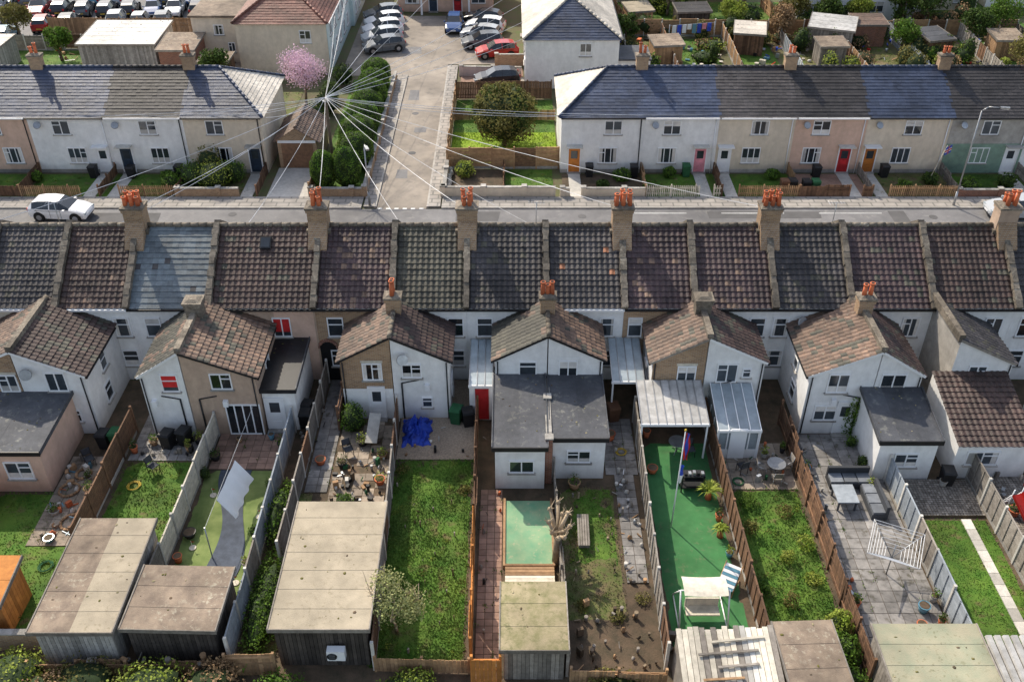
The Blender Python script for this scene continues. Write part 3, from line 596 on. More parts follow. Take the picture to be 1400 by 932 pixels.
# ---------------------------------------------------------------- vegetation
def bush(name,x,y,r,h,mat='l_mid',n=600,s=.14,core=True,ry=None):
    m=MB(); ry=ry or r
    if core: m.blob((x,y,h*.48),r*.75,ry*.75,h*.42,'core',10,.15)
    m.leaves((x,y,h*.52),r,ry,h*.52,n,s,mat,.7,.02); 
    for _ in range(3): m.leaves((x+U(-.5,.5)*r,y+U(-.5,.5)*ry,h*U(.4,.8)),r*.5,ry*.5,h*.3,n//5,s,mat,.5,.02)
    return m.make(name)
def tree(name,x,y,h,r,mat='l_mid',n=2500,s=.2,trunk=.18,cz=.62,rz=None,bare=0,bark='bark'):
    m=MB(); rz=rz or h*.4; c=Vector((x,y,h*cz)); p=Vector((x,y,0)); 
    for k in range(4):
        q=p+Vector((U(-.1,.1),U(-.1,.1),h*cz/4)); m.tube(p,q,trunk*(1-.18*k),trunk*(1-.18*(k+1)),bark,8); p=q
        for _ in range(2 if k>0 else 0):
            a=U(0,6.28); e=q+Vector((math.cos(a)*r*U(.5,.9),math.sin(a)*r*U(.5,.9),rz*U(.2,.9))); mid=q.lerp(e,.5)+Vector((0,0,-.1))
            m.tube(q,mid,trunk*.4,trunk*.25,bark,6); m.tube(mid,e,trunk*.25,trunk*.08,bark,5)
            for _ in range(bare): f=mid.lerp(e,R.random()); m.tube(f,f+Vector((U(-.6,.6),U(-.6,.6),U(.1,.7))),.02,.008,bark,4)
    if n:
        m.leaves(c,r*.75,r*.75,rz*.8,n//3,s,mat,.3)
        for _ in range(9):
            a=U(0,6.28);e=U(-.4,1); rr=r*U(.35,.5); cc=c+Vector((math.cos(a)*r*.6*math.cos(e),math.sin(a)*r*.6*math.cos(e),rz*.7*math.sin(e)))
            m.leaves(cc,rr,rr,rr*.8,int(n*.08),s,mat,.4)
    return m.make(name)
tree('fruit_tree',-4.75,25.0,3.6,1.35,'l_sage',2600,.10,.07,bare=6,bark='barkpale',cz=.55)
bush('shrub',-8.2,37.6,.7,1.6,'l_mid',700,.1); bush('shrub',-6.6,30.9,.5,.7,'l_olive',250,.1); bush('shrub',-7.9,32,.5,.8,'l_mid',250,.1)
bush('ivy_bush',-10.4,26,.7,1.0,'l_mid',1400,.12,ry=3); bush('ivy_bush',-10.7,31,.5,1.4,'l_mid',800,.12,ry=2)
for x,y,r,h,mt in ((-16.5,21.9,1.6,1.3,'l_olive'),(-13.8,21.6,1.6,1.5,'l_lime'),(-11.6,22.0,1.2,1.3,'l_brown'),(-19.5,22.4,1.5,1.1,'l_lime'),(-9,21.7,1.2,.8,'l_mid'),(-4,21.8,1.3,.7,'l_lime'),(4,21.8,1.3,.6,'l_olive'),(12.9,22.2,.9,1.2,'l_mid'),(13.3,24.7,.6,1.4,'l_lime'),(13.2,23.6,.7,1.3,'l_mid'),(-22.5,23.0,1.6,1.0,'l_mid'),(-18,21.3,1.4,1.2,'l_brown')):
    bush('bramble_bush',x,y,r,h,mt,1000,.12)
for x,y in ((12.7,31.5),(10.9,30.4),(13.2,29.5),(10.7,27),(13.1,27.6),(11.8,26.3),(12.2,28.7),(11.2,32.2)): bush('garden_plant',x,y,U(.3,.5),U(.3,.8),R.choice(['l_mid','l_olive','l_lime']),220,.09,core=False)
for x,y in ((3.0,26.2),(4.4,25.6),(5.6,26.6),(-5.4,34.5),(-2.3,33)): bush('garden_plant',x,y,.35,.3,'l_olive',150,.08,core=False)
for x,y in ((20.2,36.0),(17.3,34.8),(17.2,36.3),(24.5,29.5),(-15.0,34.0),(-11.6,33.3),(-11.7,30.2)): bush('potted_shrub',x,y,.3,.7,R.choice(['l_mid','l_dark']),180,.08)
bush('climbing_ivy',17.25,37.1,.4,2.4,'l_mid',350,.1,core=False,ry=.15)
def spiky(name,x,y,r,z=.4):
    m=MB(); m.tube((x,y,0),(x,y,z),.16,.12,'pot',10)
    for _ in range(60):
        a=U(0,6.28);e=U(.1,1.3); d=Vector((math.cos(a)*math.cos(e),math.sin(a)*math.cos(e),math.sin(e)*.9)); p=Vector((x,y,z)); q=p+d*r; mid=p+d*r*.6+Vector((0,0,.08)); w=Vector((-math.sin(a),math.cos(a),0))*.03
        m.face([p-w*.5,p+w*.5,mid+w,mid-w],'l_lime',U(.2,1)); m.face([mid-w,mid+w,q-Vector((0,0,.1))],'l_lime',U(.2,1))
    return m.make(name)
spiky('palm_plant',9.35,32.6,.75,.5); spiky('palm_plant',-14.5,27.3,.7,.35); spiky('palm_plant',9.5,30.2,.5)
m=MB(); p=Vector((1.95,28.6,0)); q=Vector((2.0,28.7,1.9)); m.tube(p,q,.2,.15,'barkpale')
for a in range(11):
    an=a*.75; e=q+Vector((math.cos(an)*U(.3,.6),math.sin(an)*U(.6,1.3),U(.2,.9))); m.tube(q-Vector((0,0,U(0,.6))),e,.1,.07,'barkpale',7); m.blob(e,.11,.11,.11,'barkpale',7,.3)
    for _ in range(4): m.tube(e,e+Vector((U(-.25,.25),U(-.25,.25),U(.1,.4))),.025,.012,'barkpale',5)
m.make('pollarded_tree')
# ---------------------------------------------------------------- garden furniture
def pot(name,x,y,r=.2,h=.35,mat='pot',plant=True):
    m=MB(); m.tube((x,y,.04),(x,y,h),r*.7,r,mat,12); m.tube((x,y,h),(x,y,h+.05),r*1.08,r*1.08,mat,12); m.tube((x,y,h+.051),(x,y,h+.055),r*.9,r*.9,'soil',12)
    if plant: m.leaves((x,y,h+.2),r*1.2,r*1.2,.28,90,.09,R.choice(['l_mid','l_lime','l_dark']),.3)
    return m.make(name)
for x,y in ((-20.6,33.8),(-20.2,32.9),(-21.4,31.6),(-15.9,36.5),(-16.3,35.9),(-14.8,35.3),(-11.6,36.2),(-9.5,35),(-8.4,34.8),(-7.6,36.4),(-6.5,35.4),(-6.4,33.6),(9.6,31.2),(9.7,29.0),(6.9,37.0),(10.5,36.6),(12.4,36.8),(13.6,35.8),(12.6,35.4),(14.4,34.5),(17.3,33.2),(17.9,26.5),(17.3,26.0),(17.8,25.3),(16.9,25.1),(14.5,26.2),(20.8,33.4),(23.4,31.5),(25.4,31.1),(3.0,33.3),(5.0,36.8),(-14.7,30.2),(-11.7,28.4),(-14.8,28.7),(-19.0,35.8),(-18.2,36.4),(-21,29.9),(-13.9,36.6),(-12.3,36.8),(6.9,34.4),(14.3,36.5)):
    pot('plant_pot',x,y,U(.14,.3),U(.25,.42),R.choice(['pot','black','pot','concrete','w_tan','c_teal']),R.random()<.75)
def binn(x,y,c='black',rz=0,lid=None):
    m=MB(); m.T=TR(x,y,0,rz)
    m.hex([(-.24,-.28,.05),(.24,-.28,.05),(.24,.25,.05),(-.24,.25,.05),(-.29,-.36,.95),(.29,-.36,.95),(.29,.32,.95),(-.29,.32,.95)],c,.5)
    m.hex([(-.31,-.4,.95),(.31,-.4,.95),(.31,.36,.95),(-.31,.36,.95),(-.27,-.34,1.05),(.27,-.34,1.05),(.27,.32,1.0),(-.27,.32,1.0)],lid or c,.7)
    m.tube((-.28,.36,.9),(.28,.36,.9),.02,.02,c); m.tube((-.3,.26,.1),(-.22,.26,.1),.1,.1,'rubber',10); m.tube((.22,.26,.1),(.3,.26,.1),.1,.1,'rubber',10)
    return m.make('wheelie_bin')
for x,y,c in ((-20.6,36.3,'black'),(-20.0,36.4,'c_green'),(-17.4,36.3,'black'),(-16.6,36.5,'black'),(-2.3,38.0,'black'),(-2.9,38.2,'c_green'),(-10.7,38.6,'black'),(-10.7,37.9,'black'),(5.3,38.4,'c_brownbin'),(21,33.6,'black')): binn(x,y,c,U(-15,15))
m=MB(); c=Vector((16.4,28.0,0)); m.tube(c,c+Vector((0,0,1.9)),.03,.025,'metal')
ends=[]
for k in range(4):
    a=rad(20+90*k); e=c+Vector((math.cos(a)*1.5,math.sin(a)*1.5,2.0)); ends.append(e); m.tube(c+Vector((0,0,1.1)),e,.024,.02,'metal')
for f in (.3,.42,.54,.66,.78,.9,.99):
    b=c+Vector((0,0,1.1)); 
    for k in range(4): m.tube(b.lerp(ends[k],f),b.lerp(ends[(k+1)%4],f),.011,.011,'upvc',4)
m.make('rotary_washing_line')
m=MB(); m.tube((-13.35,28.9,0),(-13.35,28.9,2),.03,.03,'metal'); m.tube((-13.0,36.9,2.1),(-13.35,28.9,1.95),.012,.012,'wire',4)
ny,nz=26,6
for i in range(ny):
    for j in range(nz):
        P=lambda i,j:(-13.25+.05*math.sin(i*.8)*(j/nz)+.11*j+ .02*i*.4, 30.6+i*.1, 1.95-j*.2+.02*math.sin(i*.5))
        m.face([P(i,j),P(i+1,j),P(i+1,j+1),P(i,j+1)],'upvc',.5,True)
m.make('washing_line_with_sheet')
m=MB(); m.tube((7.35,30.8,0),(7.4,30.8,5.9),.035,.025,'upvc'); m.blob((7.4,30.8,5.93),.06,.06,.06,'yellow',8)
for i in range(4):
    for j in range(9):
        P=lambda i,j:(7.42+i*.06+.04*math.sin(j*.9+i),30.8+.05*math.sin(i*1.7+j*.4),5.75-j*.17)
        m.face([P(i,j),P(i+1,j),P(i+1,j+1),P(i,j+1)],'red' if i in(0,3) else 'blue',.5,True)
        Q=lambda i,j:(7.40+i*.05+.03*math.sin(j*.9+i),30.8+.05*math.sin(i*1.7+j*.4),3.9-j*.12)
        if i<3: m.face([Q(i,j),Q(i+1,j),Q(i+1,j+1),Q(i,j+1)],'blue' if j<5 else 'c_white',.5,True)
m.make('flagpole_with_flags')
m=MB()
def sofa(x0,x1,y0,y1,back):
    m.box(x0,x1,y0,y1,.08,.38,'rattan'); 
    n=max(1,round(max(x1-x0,y1-y0)/.65))
    for k in range(n):
        if x1-x0>y1-y0: m.box(x0+.03+(x1-x0)*k/n,x0-.03+(x1-x0)*(k+1)/n,y0+.05,y1-.15,.385,.5,'cushion')
        else: m.box(x0+.05,x1-.15,y0+.03+(y1-y0)*k/n,y0-.03+(y1-y0)*(k+1)/n,.385,.5,'cushion')
    if back=='N': m.box(x0,x1,y1-.15,y1,.38,.85,'rattan')
    if back=='E': m.box(x1-.15,x1,y0,y1,.38,.85,'rattan')
sofa(15.3,17.3,33.2,34.0,'N'); sofa(16.7,17.45,31.2,33.15,'E'); m.make('rattan_corner_sofa')
m=MB(); m.box(15.2,16.2,31.7,32.9,.62,.68,'w_bluegrey',.9); 
for x in (15.3,16.1):
    for y in (31.8,32.8): m.box(x-.04,x+.04,y-.04,y+.04,.05,.62,'rattan')
m.make('garden_table')
def rtable(x,y):
    m=MB(); m.tube((x,y,.7),(x,y,.73),.45,.45,'metal',20); m.tube((x,y,.05),(x,y,.7),.04,.04,'metal')
    for k in range(3): m.tube((x,y,.25),(x+.35*math.cos(k*2.1),y+.35*math.sin(k*2.1),.05),.025,.025,'metal',6)
    m.make('round_garden_table')
def chair(x,y,rz,mat='black',seat='rattan'):
    m=MB(); m.T=TR(x,y,.04,rz)
    for a in (-.2,.2):
        for b in (-.2,.2): m.tube((a,b,0),(a,b,.44),.018,.018,mat,6)
        m.tube((a,.2,.44),(a,.28,.9),.018,.018,mat,6); m.tube((a,-.2,.44),(a,.22,.65),.015,.015,mat,6)
    m.box(-.22,.22,-.22,.22,.43,.46,seat); m.hex([(-.2,.21,.55),(.2,.21,.55),(.2,.23,.55),(-.2,.23,.55),(-.2,.27,.9),(.2,.27,.9),(.2,.29,.9),(-.2,.29,.9)],seat); m.make('garden_chair')
rtable(12.9,34.3); chair(12.2,34.3,90,'metal','w_grey'); chair(13.5,34.6,-80,'metal','w_grey'); chair(12.8,33.6,180,'metal','w_grey'); chair(-8.2,35.6,30); chair(-20.9,34.9,40); chair(11.3,34.4,200)
chair(8.9,35.6,10,'black');rtable(8.3,35.9); chair(-17.6,34.4,60,'black')
m=MB()
for z in (.3,.75,1.0): m.box(8.1,9.2,33.0,33.5,z,z+.04,'black')
for x in (8.12,9.15):
    for y in (33.03,33.46): m.box(x-.03,x+.03,y-.03,y+.03,.04,1.04,'black')
for k in range(5): m.box(8.2+k*.2,8.33+k*.2,33.1,33.3,1.04,1.04+U(.05,.2),R.choice(['black','metal','w_dark','metal']))
m.make('barbecue_trolley')
m=MB()
for x in (6.9,8.9):
    m.tube((x,25.0,.05),(x,25.7,1.75),.035,.035,'upvc'); m.tube((x,26.9,.05),(x,25.7,1.75),.035,.035,'upvc'); m.tube((x,25.0,.08),(x,26.9,.08),.03,.03,'upvc')
m.tube((6.9,25.7,1.75),(8.9,25.7,1.75),.03,.03,'upvc'); m.tube((6.9,25.0,.08),(8.9,25.0,.08),.03,.03,'upvc')
for i in range(8):
    for j in range(5):
        P=lambda i,j:(7.0+i*.225,25.35+j*.2,1.84-.06*math.sin(i*math.pi/8)+.08*math.sin(j*math.pi/5))
        m.face([P(i,j),P(i+1,j),P(i+1,j+1),P(i,j+1)],'w_white',.6,True)
m.box(7.2,8.6,25.4,25.9,.5,.56,'w_white'); m.box(7.2,8.6,25.9,25.96,.56,1.0,'w_white')
for x in (7.2,8.6): m.tube((x,25.7,.55),(x,25.7,1.75),.012,.012,'metal',5)
m.make('garden_swing_seat')
m=MB(); m.T=TR(9.35,27.4,.04,-30)
for k in range(8): m.hex([(-.35,-.5+k*.13,.25+k*.06),(.35,-.5+k*.13,.25+k*.06),(.35,-.38+k*.13,.30+k*.06),(-.35,-.38+k*.13,.30+k*.06),(-.35,-.5+k*.13,.27+k*.06),(.35,-.5+k*.13,.27+k*.06),(.35,-.38+k*.13,.32+k*.06),(-.35,-.38+k*.13,.32+k*.06)],'upvc' if k%2 else 'c_teal')
for x in (-.36,.36): m.tube((x,-.6,0),(x,.6,.8),.025,.025,'w_tan'); m.tube((x,.5,0),(x,-.5,.3),.025,.025,'w_tan')
m.make('deck_chair')
m=MB()
for k in range(5): m.beam((3.0+k*.11,29.3,.42),(3.05+k*.11,31.2,.42),.09,.04,'w_grey')
for y in (29.5,31.0): m.box(3.0,3.5,y,y+.1,.03,.4,'w_grey')
m.make('garden_bench')
m=MB() 
for i in range(20):
    for j in range(20):
        def P(i,j):
            x=-5.6+i*.07;y=36.3+j*.1; f=math.sin(math.pi*i/20)*math.sin(math.pi*j/20); w=noise.noise(Vector((i*.3,j*.3,1)))
            return (x+.35*w,y+.3*noise.noise(Vector((i*.3,j*.3,9))),.06+max(0,f*.7+.7*f*noise.noise(Vector((i*.45,j*.45,7)))))
        m.face([P(i,j),P(i+1,j),P(i+1,j+1),P(i,j+1)],'blue',.5+.5*noise.noise(Vector((i*.4,j*.4,3))))
m.make('blue_tarpaulin')
def debris(name,x0,x1,y0,y1,n,mats,s=.3,z=.06):
    m=MB()
    for _ in range(n):
        x=U(x0,x1);y=U(y0,y1);a=U(0,3.14);zz=z+U(0,.05); k=R.random(); mt=R.choice(mats)
        if k<.35: l=U(.4,1)*s*2; m.beam((x,y,zz),(x+math.cos(a)*l,y+math.sin(a)*l,zz+U(0,.1)),U(.04,.12)*s*2,U(.02,.06),mt)
        elif k<.6: r=U(.25,.5)*s; m.tube((x,y,z),(x,y,z+U(.1,.4)),r*.8,r,mt,10)
        elif k<.8: m.T=TR(x,y,z,math.degrees(a)); b=U(.3,.7)*s; m.box(-b,b,-b*.6,b*.6,0,U(.1,.45),mt); m.T=ID
        else: m.blob((x,y,z+.08),s*U(.3,.6),s*U(.3,.6),U(.08,.2),mt,7,.3)
    return m.make(name)
debris('garden_clutter',2.5,5.9,23.1,26.5,30,['w_tan','w_grey','bark','barkpale','soil'],.2)
debris('garden_clutter',-8.7,-6.3,30.5,37,80,['w_grey','w_tan','metal','paleconc','c_green','black','bark','soil'],.2)
debris('garden_clutter',-21.8,-19.8,30,35.5,50,['pot','w_tan','paleconc','w_grey','c_teal','slab'],.24)
debris('garden_clutter',-18.6,-15.7,35.4,37,26,['black','w_grey','metal','paleconc'],.2)
debris('garden_clutter',5.0,6.0,27.5,37,40,['w_grey','w_tan','metal','paleconc','bark'],.2)
debris('garden_clutter',2.3,4.8,26.4,33,26,['w_grey','barkpale','bark'],.12)
debris('garden_clutter',14.3,15,26,36,26,['pot','paleconc','metal','w_grey'],.2)
debris('garden_clutter',22.6,26,30,36,40,['red','w_white','metal','black','w_grey'],.22)
debris('garden_clutter',-5.5,-2,35.4,38,12,['w_tan','paleconc','black'],.15)
debris('timber_offcuts',6.4,9.9,23.9,24.6,24,['w_tan','w_grey','w_white'],.3)
debris('garden_clutter',-11.0,-9.6,34,41,16,['w_grey','black','concrete'],.2)
debris('garden_clutter',10.3,13.7,33.4,36.3,26,['pot','metal','w_grey','c_green','paleconc'],.18)
debris('garden_clutter',-1.4,-.5,23,38,16,['w_grey','pot','black'],.15)
debris('roof_debris_planks',-17.5,-12,22.9,23.3,14,['w_grey','w_tan'],.3,.5)
debris('fallen_twigs',-5.6,-2.0,23.6,35,30,['bark','w_grey','soil'],.08)
# garden hoses
for x,y,r,c in ((-18.3,33.4,.35,'yellow'),(6.2-.7,35.8,.3,'yellow'),(11.0,33.7,.3,'c_green'),(-20.6,28.4,.35,'c_green')):
    m=MB()
    for k in range(30):
        a=k*.55;rr=r*(1-.012*k); b=(k+1)*.55;r2=r*(1-.012*(k+1)); m.tube((x+rr*math.cos(a),y+rr*math.sin(a),.09),(x+r2*math.cos(b),y+r2*math.sin(b),.095),.018,.018,c,5,False)
    m.make('garden_hose')
m=MB()
for x,y,r in ((-21.3,33.1,.45),(-21.0,34.2,.35),(-20.4,31.0,.5)): 
    for k in range(16):
        a=k*math.pi/8;b=(k+1)*math.pi/8; m.tube((x+r*math.cos(a),y+r*math.sin(a),.12),(x+r*math.cos(b),y+r*math.sin(b),.12),.07,.07,'w_tan',6)
m.make('stone_ring_planter')
m=MB(); m.T=TR(23.6,31.3,.12,20); m.hex([(-.25,-.9,.05),(.25,-.9,.05),(.25,.5,.95),(-.25,.5,.95),(-.25,-.9,.12),(.25,-.9,.12),(.25,.5,1.02),(-.25,.5,1.02)],'red')
for s_ in (-.28,.28): m.beam((s_,-.9,.18),(s_,.5,1.08),.05,.14,'red'); m.tube((s_,.55,0),(s_,.5,1.4),.03,.03,'c_white'); m.tube((s_,1.0,0),(s_,.55,1.0),.03,.03,'c_white')
for z in (.25,.5,.75): m.tube((-.28,.95-z*.4,z),(.28,.95-z*.4,z),.025,.025,'c_white')
m.make('toy_slide')
m=MB(); m.beam((-7.1,36.0,.5),(-7.0,37.6,1.1),.6,.05,'paleconc'); m.make('leaning_board')
for x,y in ((-14.3,32.8),(-14.4,29.5),(-11.8,31.4),(-12,27.5)):
    m=MB(); m.tube((x,y,.03),(x,y,.07),.16,.16,'w_white',14); m.tube((x,y,.07),(x,y,.5),.01,.01,'upvc',4); m.face([(x,y,.5),(x+.18,y,.45),(x,y,.4)],'red'); m.make('golf_hole_marker')
# ---------------------------------------------------------------- streets
m=MB(); m.face([(-90,55.3,.012),(90,55.3,.012),(90,61.6,.012),(-90,61.6,.012)],'asphalt'); m.make('main_road')
m=MB(); m.face([(-9.8,61.6,.014),(-6.2,61.6,.014),(-6.2,91,.014),(-9.8,91,.014)],'roadpale'); m.face([(-16.2,91,.014),(-1.6,91,.014),(-1.6,106,.014),(-16.2,106,.014)],'roadpale'); m.face([(-16,88,.0135),(-9.8,88,.0135),(-9.8,91,.0135),(-16,91,.0135)],'roadpale'); m.make('side_road')
m=MB()
for x0,x1,y0,y1 in ((-8.9,-8.0,66.5,68),(-8.2,-7.2,75,76),(-9.3,-8.3,82,84.4),(-11,-9,94,96),(-30,-25,59.5,61),(14,22,60.2,61.2),(27,28.2,56,61.3),(-4,-1,59.8,61.2)): m.face([(x0,y0,.019),(x1,y0,.019),(x1+U(-.2,.2),y1,.019),(x0,y1,.019)],'asphalt_patch' if y0<62 else 'asphalt')
for x,y in ((-8,71),(-8.4,79),(5,60.5),(-20,60.8),(30,60.4)): m.tube((x,y,.012),(x,y,.024),.3,.3,'asphalt_patch',14)
m.make('road_repair_patches')
def pave(name,x0,x1,y0,y1,kerbs='S'):
    m=MB(); m.box(x0,x1,y0,y1,-.02,.12,'pavement',.5)
    if 'S' in kerbs: m.box(x0,x1,y0-.14,y0-.003,-.02,.125,'kerb',.5)
    if 'N' in kerbs: m.box(x0,x1,y1+.003,y1+.14,-.02,.125,'kerb',.5)
    if 'E' in kerbs: m.box(x1+.003,x1+.14,y0,y1,-.02,.125,'kerb',.5)
    if 'W' in kerbs: m.box(x0-.14,x0-.003,y0,y1,-.02,.125,'kerb',.5)
    return m.make(name)
pave('pavement',-90,90,53.3,55.15,'N'); pave('pavement',-90,-10.9,61.75,63.3,'S'); pave('pavement',-5.1,90,61.75,63.3,'S')
pave('pavement',-10.75,-9.95,61.8,88,'E'); pave('pavement',-6.05,-5.2,61.8,90.5,'W')
m=MB()
for k in range(6): m.face([(-9.7+k*.6,61.55,.022),(-9.4+k*.6,61.55,.022),(-9.4+k*.6,61.75,.022),(-9.7+k*.6,61.75,.022)],'roadpaint')
for a in (8,15,22): m.face([(a,60.9,.022),(a+4.5,60.9,.022),(a+4.5,61.0,.022),(a,61.0,.022)],'roadpaint')
m.make('road_markings')
F('garden_wall',-36,52.9,39,52.9,.8,'redbrick','wall')
# ---------------------------------------------------------------- generic block with pitched roof
def block(W,Rf,T,L,D,ze,zr,hl,hr,wmat,rmat,kind='slate',hipmat=None,ov=.3,pu=.32,cv=.3):
    W.T=T; W.box(0,L,0,D,0,ze,wmat,.5)
    if not hl: W.face([(0,0,ze),(0,D,ze),(0,D/2,zr)],wmat)
    if not hr: W.face([(L,0,ze),(L,D,ze),(L,D/2,zr)],wmat)
    W.T=ID
    R3=T.to_3x3(); sl=Vector((0,D/2,zr-ze)); S=sl.length; v=sl.normalized(); St=S+ov
    for side in (0,1):
        if side==0: O=Vector((0,0,ze))-v*ov; vd=v
        else: O=Vector((0,D,ze))-Vector((0,-v.y,v.z))*ov; vd=Vector((0,-v.y,v.z))
        fa=(lambda q:-ov+(hl+ov)*q/St) if hl else (lambda q:-.1)
        fb=(lambda q:L+ov-(hr+ov)*q/St) if hr else (lambda q:L+.1)
        tiles(Rf,T@O,R3@Vector((1,0,0)),R3@vd,St,fa,fb,rmat,pu=pu,cv=cv,h=.028 if kind=='slate' else .045,kind=kind)
    for h,x,sg in ((hl,0,1),(hr,L,-1)):
        if not h: continue
        d=Vector((sg*h,0,zr-ze)); Sh=d.length; d.normalize(); O=Vector((x,0,ze))-d*ov; St2=Sh+ov
        fa=lambda q:-ov+(D/2+ov)*q/St2; fb=lambda q:D+ov-(D/2+ov)*q/St2
        tiles(Rf,T@O,R3@Vector((0,1,0)),R3@d,St2,fa,fb,hipmat or rmat,pu=pu,cv=cv,h=.028,kind='slate')
        for yy in (0,D): ridge(Rf,T@Vector((x-sg*ov*.8,yy-(ov*.8 if yy==0 else -ov*.8),ze-.05)),T@Vector((x+sg*h,D/2,zr+.03)),rmat,.1)
    ridge(Rf,T@Vector((hl,D/2,zr+.04)),T@Vector((L-hr,D/2,zr+.04)),rmat,.11)
    Rf.T=T; Rf.box(-.05,L+.05,-.36,-.26,ze-.22,ze-.12,'upvc' if R.random()<.4 else 'black'); Rf.T=ID
YT=67.5
def fronthouse(x0,x1,wm,rm,up,gr,dr,hl=0,hr=0,ch=None,hipmat='t_pale',lower=None):
    W=MB();Rf=MB();Wn=MB();Ch=MB(); T=TR(x0+.004,YT)
    block(W,Rf,T,x1-x0-.008,8,4.7,6.9,hl,hr,wm,rm,hipmat=hipmat)
    for x in up: win(Wn,TR(x,YT),1.25,1.05,3.7,n=2,cur=.7)
    for x in gr: win(Wn,TR(x,YT),1.35,1.2,1.45,n=3,cur=.7)
    for x,mm in dr: door(Wn,TR(x,YT),mm); Wn.box(x-.6,x+.6,YT-.6,YT-.002,2.25,2.33,'upvc' if R.random()<.5 else 'paleconc')
    if lower: W.box(x0+.01,x1-.01,YT-.03,YT-.001,0,2.4,lower,.5)
    W.tube((x1-.25,YT-.07,0),(x1-.25,YT-.07,4.5),.04,.04,R.choice(['black','upvc']))
    W.box(x0,x1,YT-.02,YT-.001,0,.3,'greyrender')
    for x in up: win(Wn,TR(x,YT+8,0,180),1.2,1,3.6)
    if ch is not None: chimney(Ch,ch,YT+4,6.3,7.9,.9,.6,'brick',2,1)
    if R.random()<.6: Ch.tube((x0+.8,YT-.3,4.0),(x0+.82,YT-.36,4.05),.28,.26,'metal',14)
    group('terraced_cottage',((x0+x1)/2,YT+4,0),dict(walls=W,roof=Rf,windows_and_doors=Wn,chimney=Ch))
fronthouse(3.7,9.9,'white','t_slate',[7.6],[7.3],[(4.75,'d_orange')],hl=3.6,ch=9.9)
fronthouse(9.9,15.5,'white','t_slate',[12.0],[11.8],[(14.35,'d_pink')])
fronthouse(15.5,21.2,'cream','t_grey',[18.6],[18.2],[(16.2,'upvc')],ch=21.2)
fronthouse(21.2,26.6,'peach','t_black',[23.2],[22.8],[(25.35,'d_red')])
fronthouse(26.6,32.9,'cream','t_slate',[30.1],[29.6],[(27.3,'d_orange')],ch=32.9)
fronthouse(32.9,38.8,'greyrender','t_black',[35.9],[35.6],[(38.0,'upvc')],lower='greenpaint')
fronthouse(38.8,45,'white','t_brown',[41.9],[41.5],[(44,'d_navy')],ch=45)
fronthouse(45,51,'cream','t_grey',[48],[47.6],[(50,'d_red')],hr=3.6)
fronthouse(-24.6,-18.75,'cream','t_slate',[-22.3],[-22.0],[(-19.6,'d_navy')],hr=3.6,ch=-24.6)
fronthouse(-30.4,-24.6,'white','t_black',[-27.3],[-26.8],[(-29.4,'d_navy')])
fronthouse(-36.2,-30.4,'white','t_slate',[-33.8],[-33.1],[(-31.2,'upvc')],ch=-36.2)
fronthouse(-42,-36.2,'peach','t_slate',[-39],[-38],[(-40.6,'d_red')])
fronthouse(-48,-42,'cream','t_brown',[-45],[-44.5],[(-47,'d_navy')],hl=3.6,ch=-42)
def fgarden(x0,x1,mat,pathx,fk='picket',fm='w_tan',h=.9):
    lawn('lawn',x0+.1,x1-.1,63.5,67.2,mat,40,.1,weeds=8) if mat.startswith('grass') else sheet('front_yard',x0+.1,x1-.1,63.5,67.2,mat,.03)
    sheet('garden_path',pathx-.45,pathx+.45,63.4,67.3,'paleconc',.075)
    F('front_fence',x0,63.5,pathx-.5,63.5,h,fm,fk) if pathx-.5-x0>.5 else None
    F('front_fence',pathx+.5,63.5,x1-.1,63.5,h,fm,fk) if x1-pathx-.6>.5 else None
    F('side_fence',x1,63.6,x1,67.3,.9,R.choice(['w_brown','w_tan','w_grey']),'board')
fgarden(3.7,9.9,'soil',4.75,'wall','cream',.7); fgarden(9.9,15.5,'grass',14.35,'picket','w_white'); fgarden(15.5,21.2,'grass',16.2,'picket','w_tan')
fgarden(21.2,26.6,'slabpink',25.35,'board','w_brown'); fgarden(26.6,32.9,'grassdry',27.3,'picket','w_tan'); fgarden(32.9,38.8,'grass',38.0,'wall','redbrick',.6); fgarden(38.8,45,'slab',44,'wall','redbrick',.6)
fgarden(-24.6,-18.8,'grassdry',-19.6,'wall','brick',.7); fgarden(-30.4,-24.6,'grass',-29.4,'picket','w_tan'); fgarden(-36.2,-30.4,'grass',-31.2,'picket','w_tan'); fgarden(-42,-36.2,'grass',-40.6,'board','w_brown')
for x,y,r,h,mt in ((-23.8,65.3,1.3,1.9,'l_mid'),(-22.2,64.9,1.4,2.2,'l_lime'),(-20.9,65.9,.9,1.7,'l_mid'),(-22.9,66.4,1.0,2.6,'l_olive'),(-26,66,.6,.9,'l_mid'),(-36,66,.5,.8,'l_mid'),(8.3,66.2,.7,.9,'l_mid'),(6.8,65.0,.5,.6,'l_dark'),(12,66.7,.5,.8,'l_mid'),(19.8,66.5,.6,.7,'l_mid'),(29.2,64.4,.6,.8,'l_mid'),(31.5,65.6,.6,.9,'l_dark'),(34,64.5,.8,1,'l_mid'),(10.2,64.5,.4,.7,'l_mid'),(37,65,.7,1.1,'l_dark'),(-25.3,64.3,.7,1.4,'l_mid')):
    bush('front_garden_shrub',x,y,r,h,mt,650,.13)
for x,y,c in ((20.2,64.3,'c_brownbin'),(20.8,64.4,'black'),(21.8,64.3,'black'),(22.5,64.3,'c_green'),(23.2,66.7,'black'),(-25.4,66.8,'black'),(-29.0,66.6,'black'),(-31.9,66.7,'black'),(28.4,66.8,'black'),(9.3,66.8,'black'),(13.3,66.9,'c_green'),(5.9,66.9,'black')): binn(x,y,c)
F('corner_wall',-5.1,63.5,3.2,63.5,.8,'cream','wall'); F('corner_wall',-5.0,63.6,-5.0,68,.8,'cream','wall')
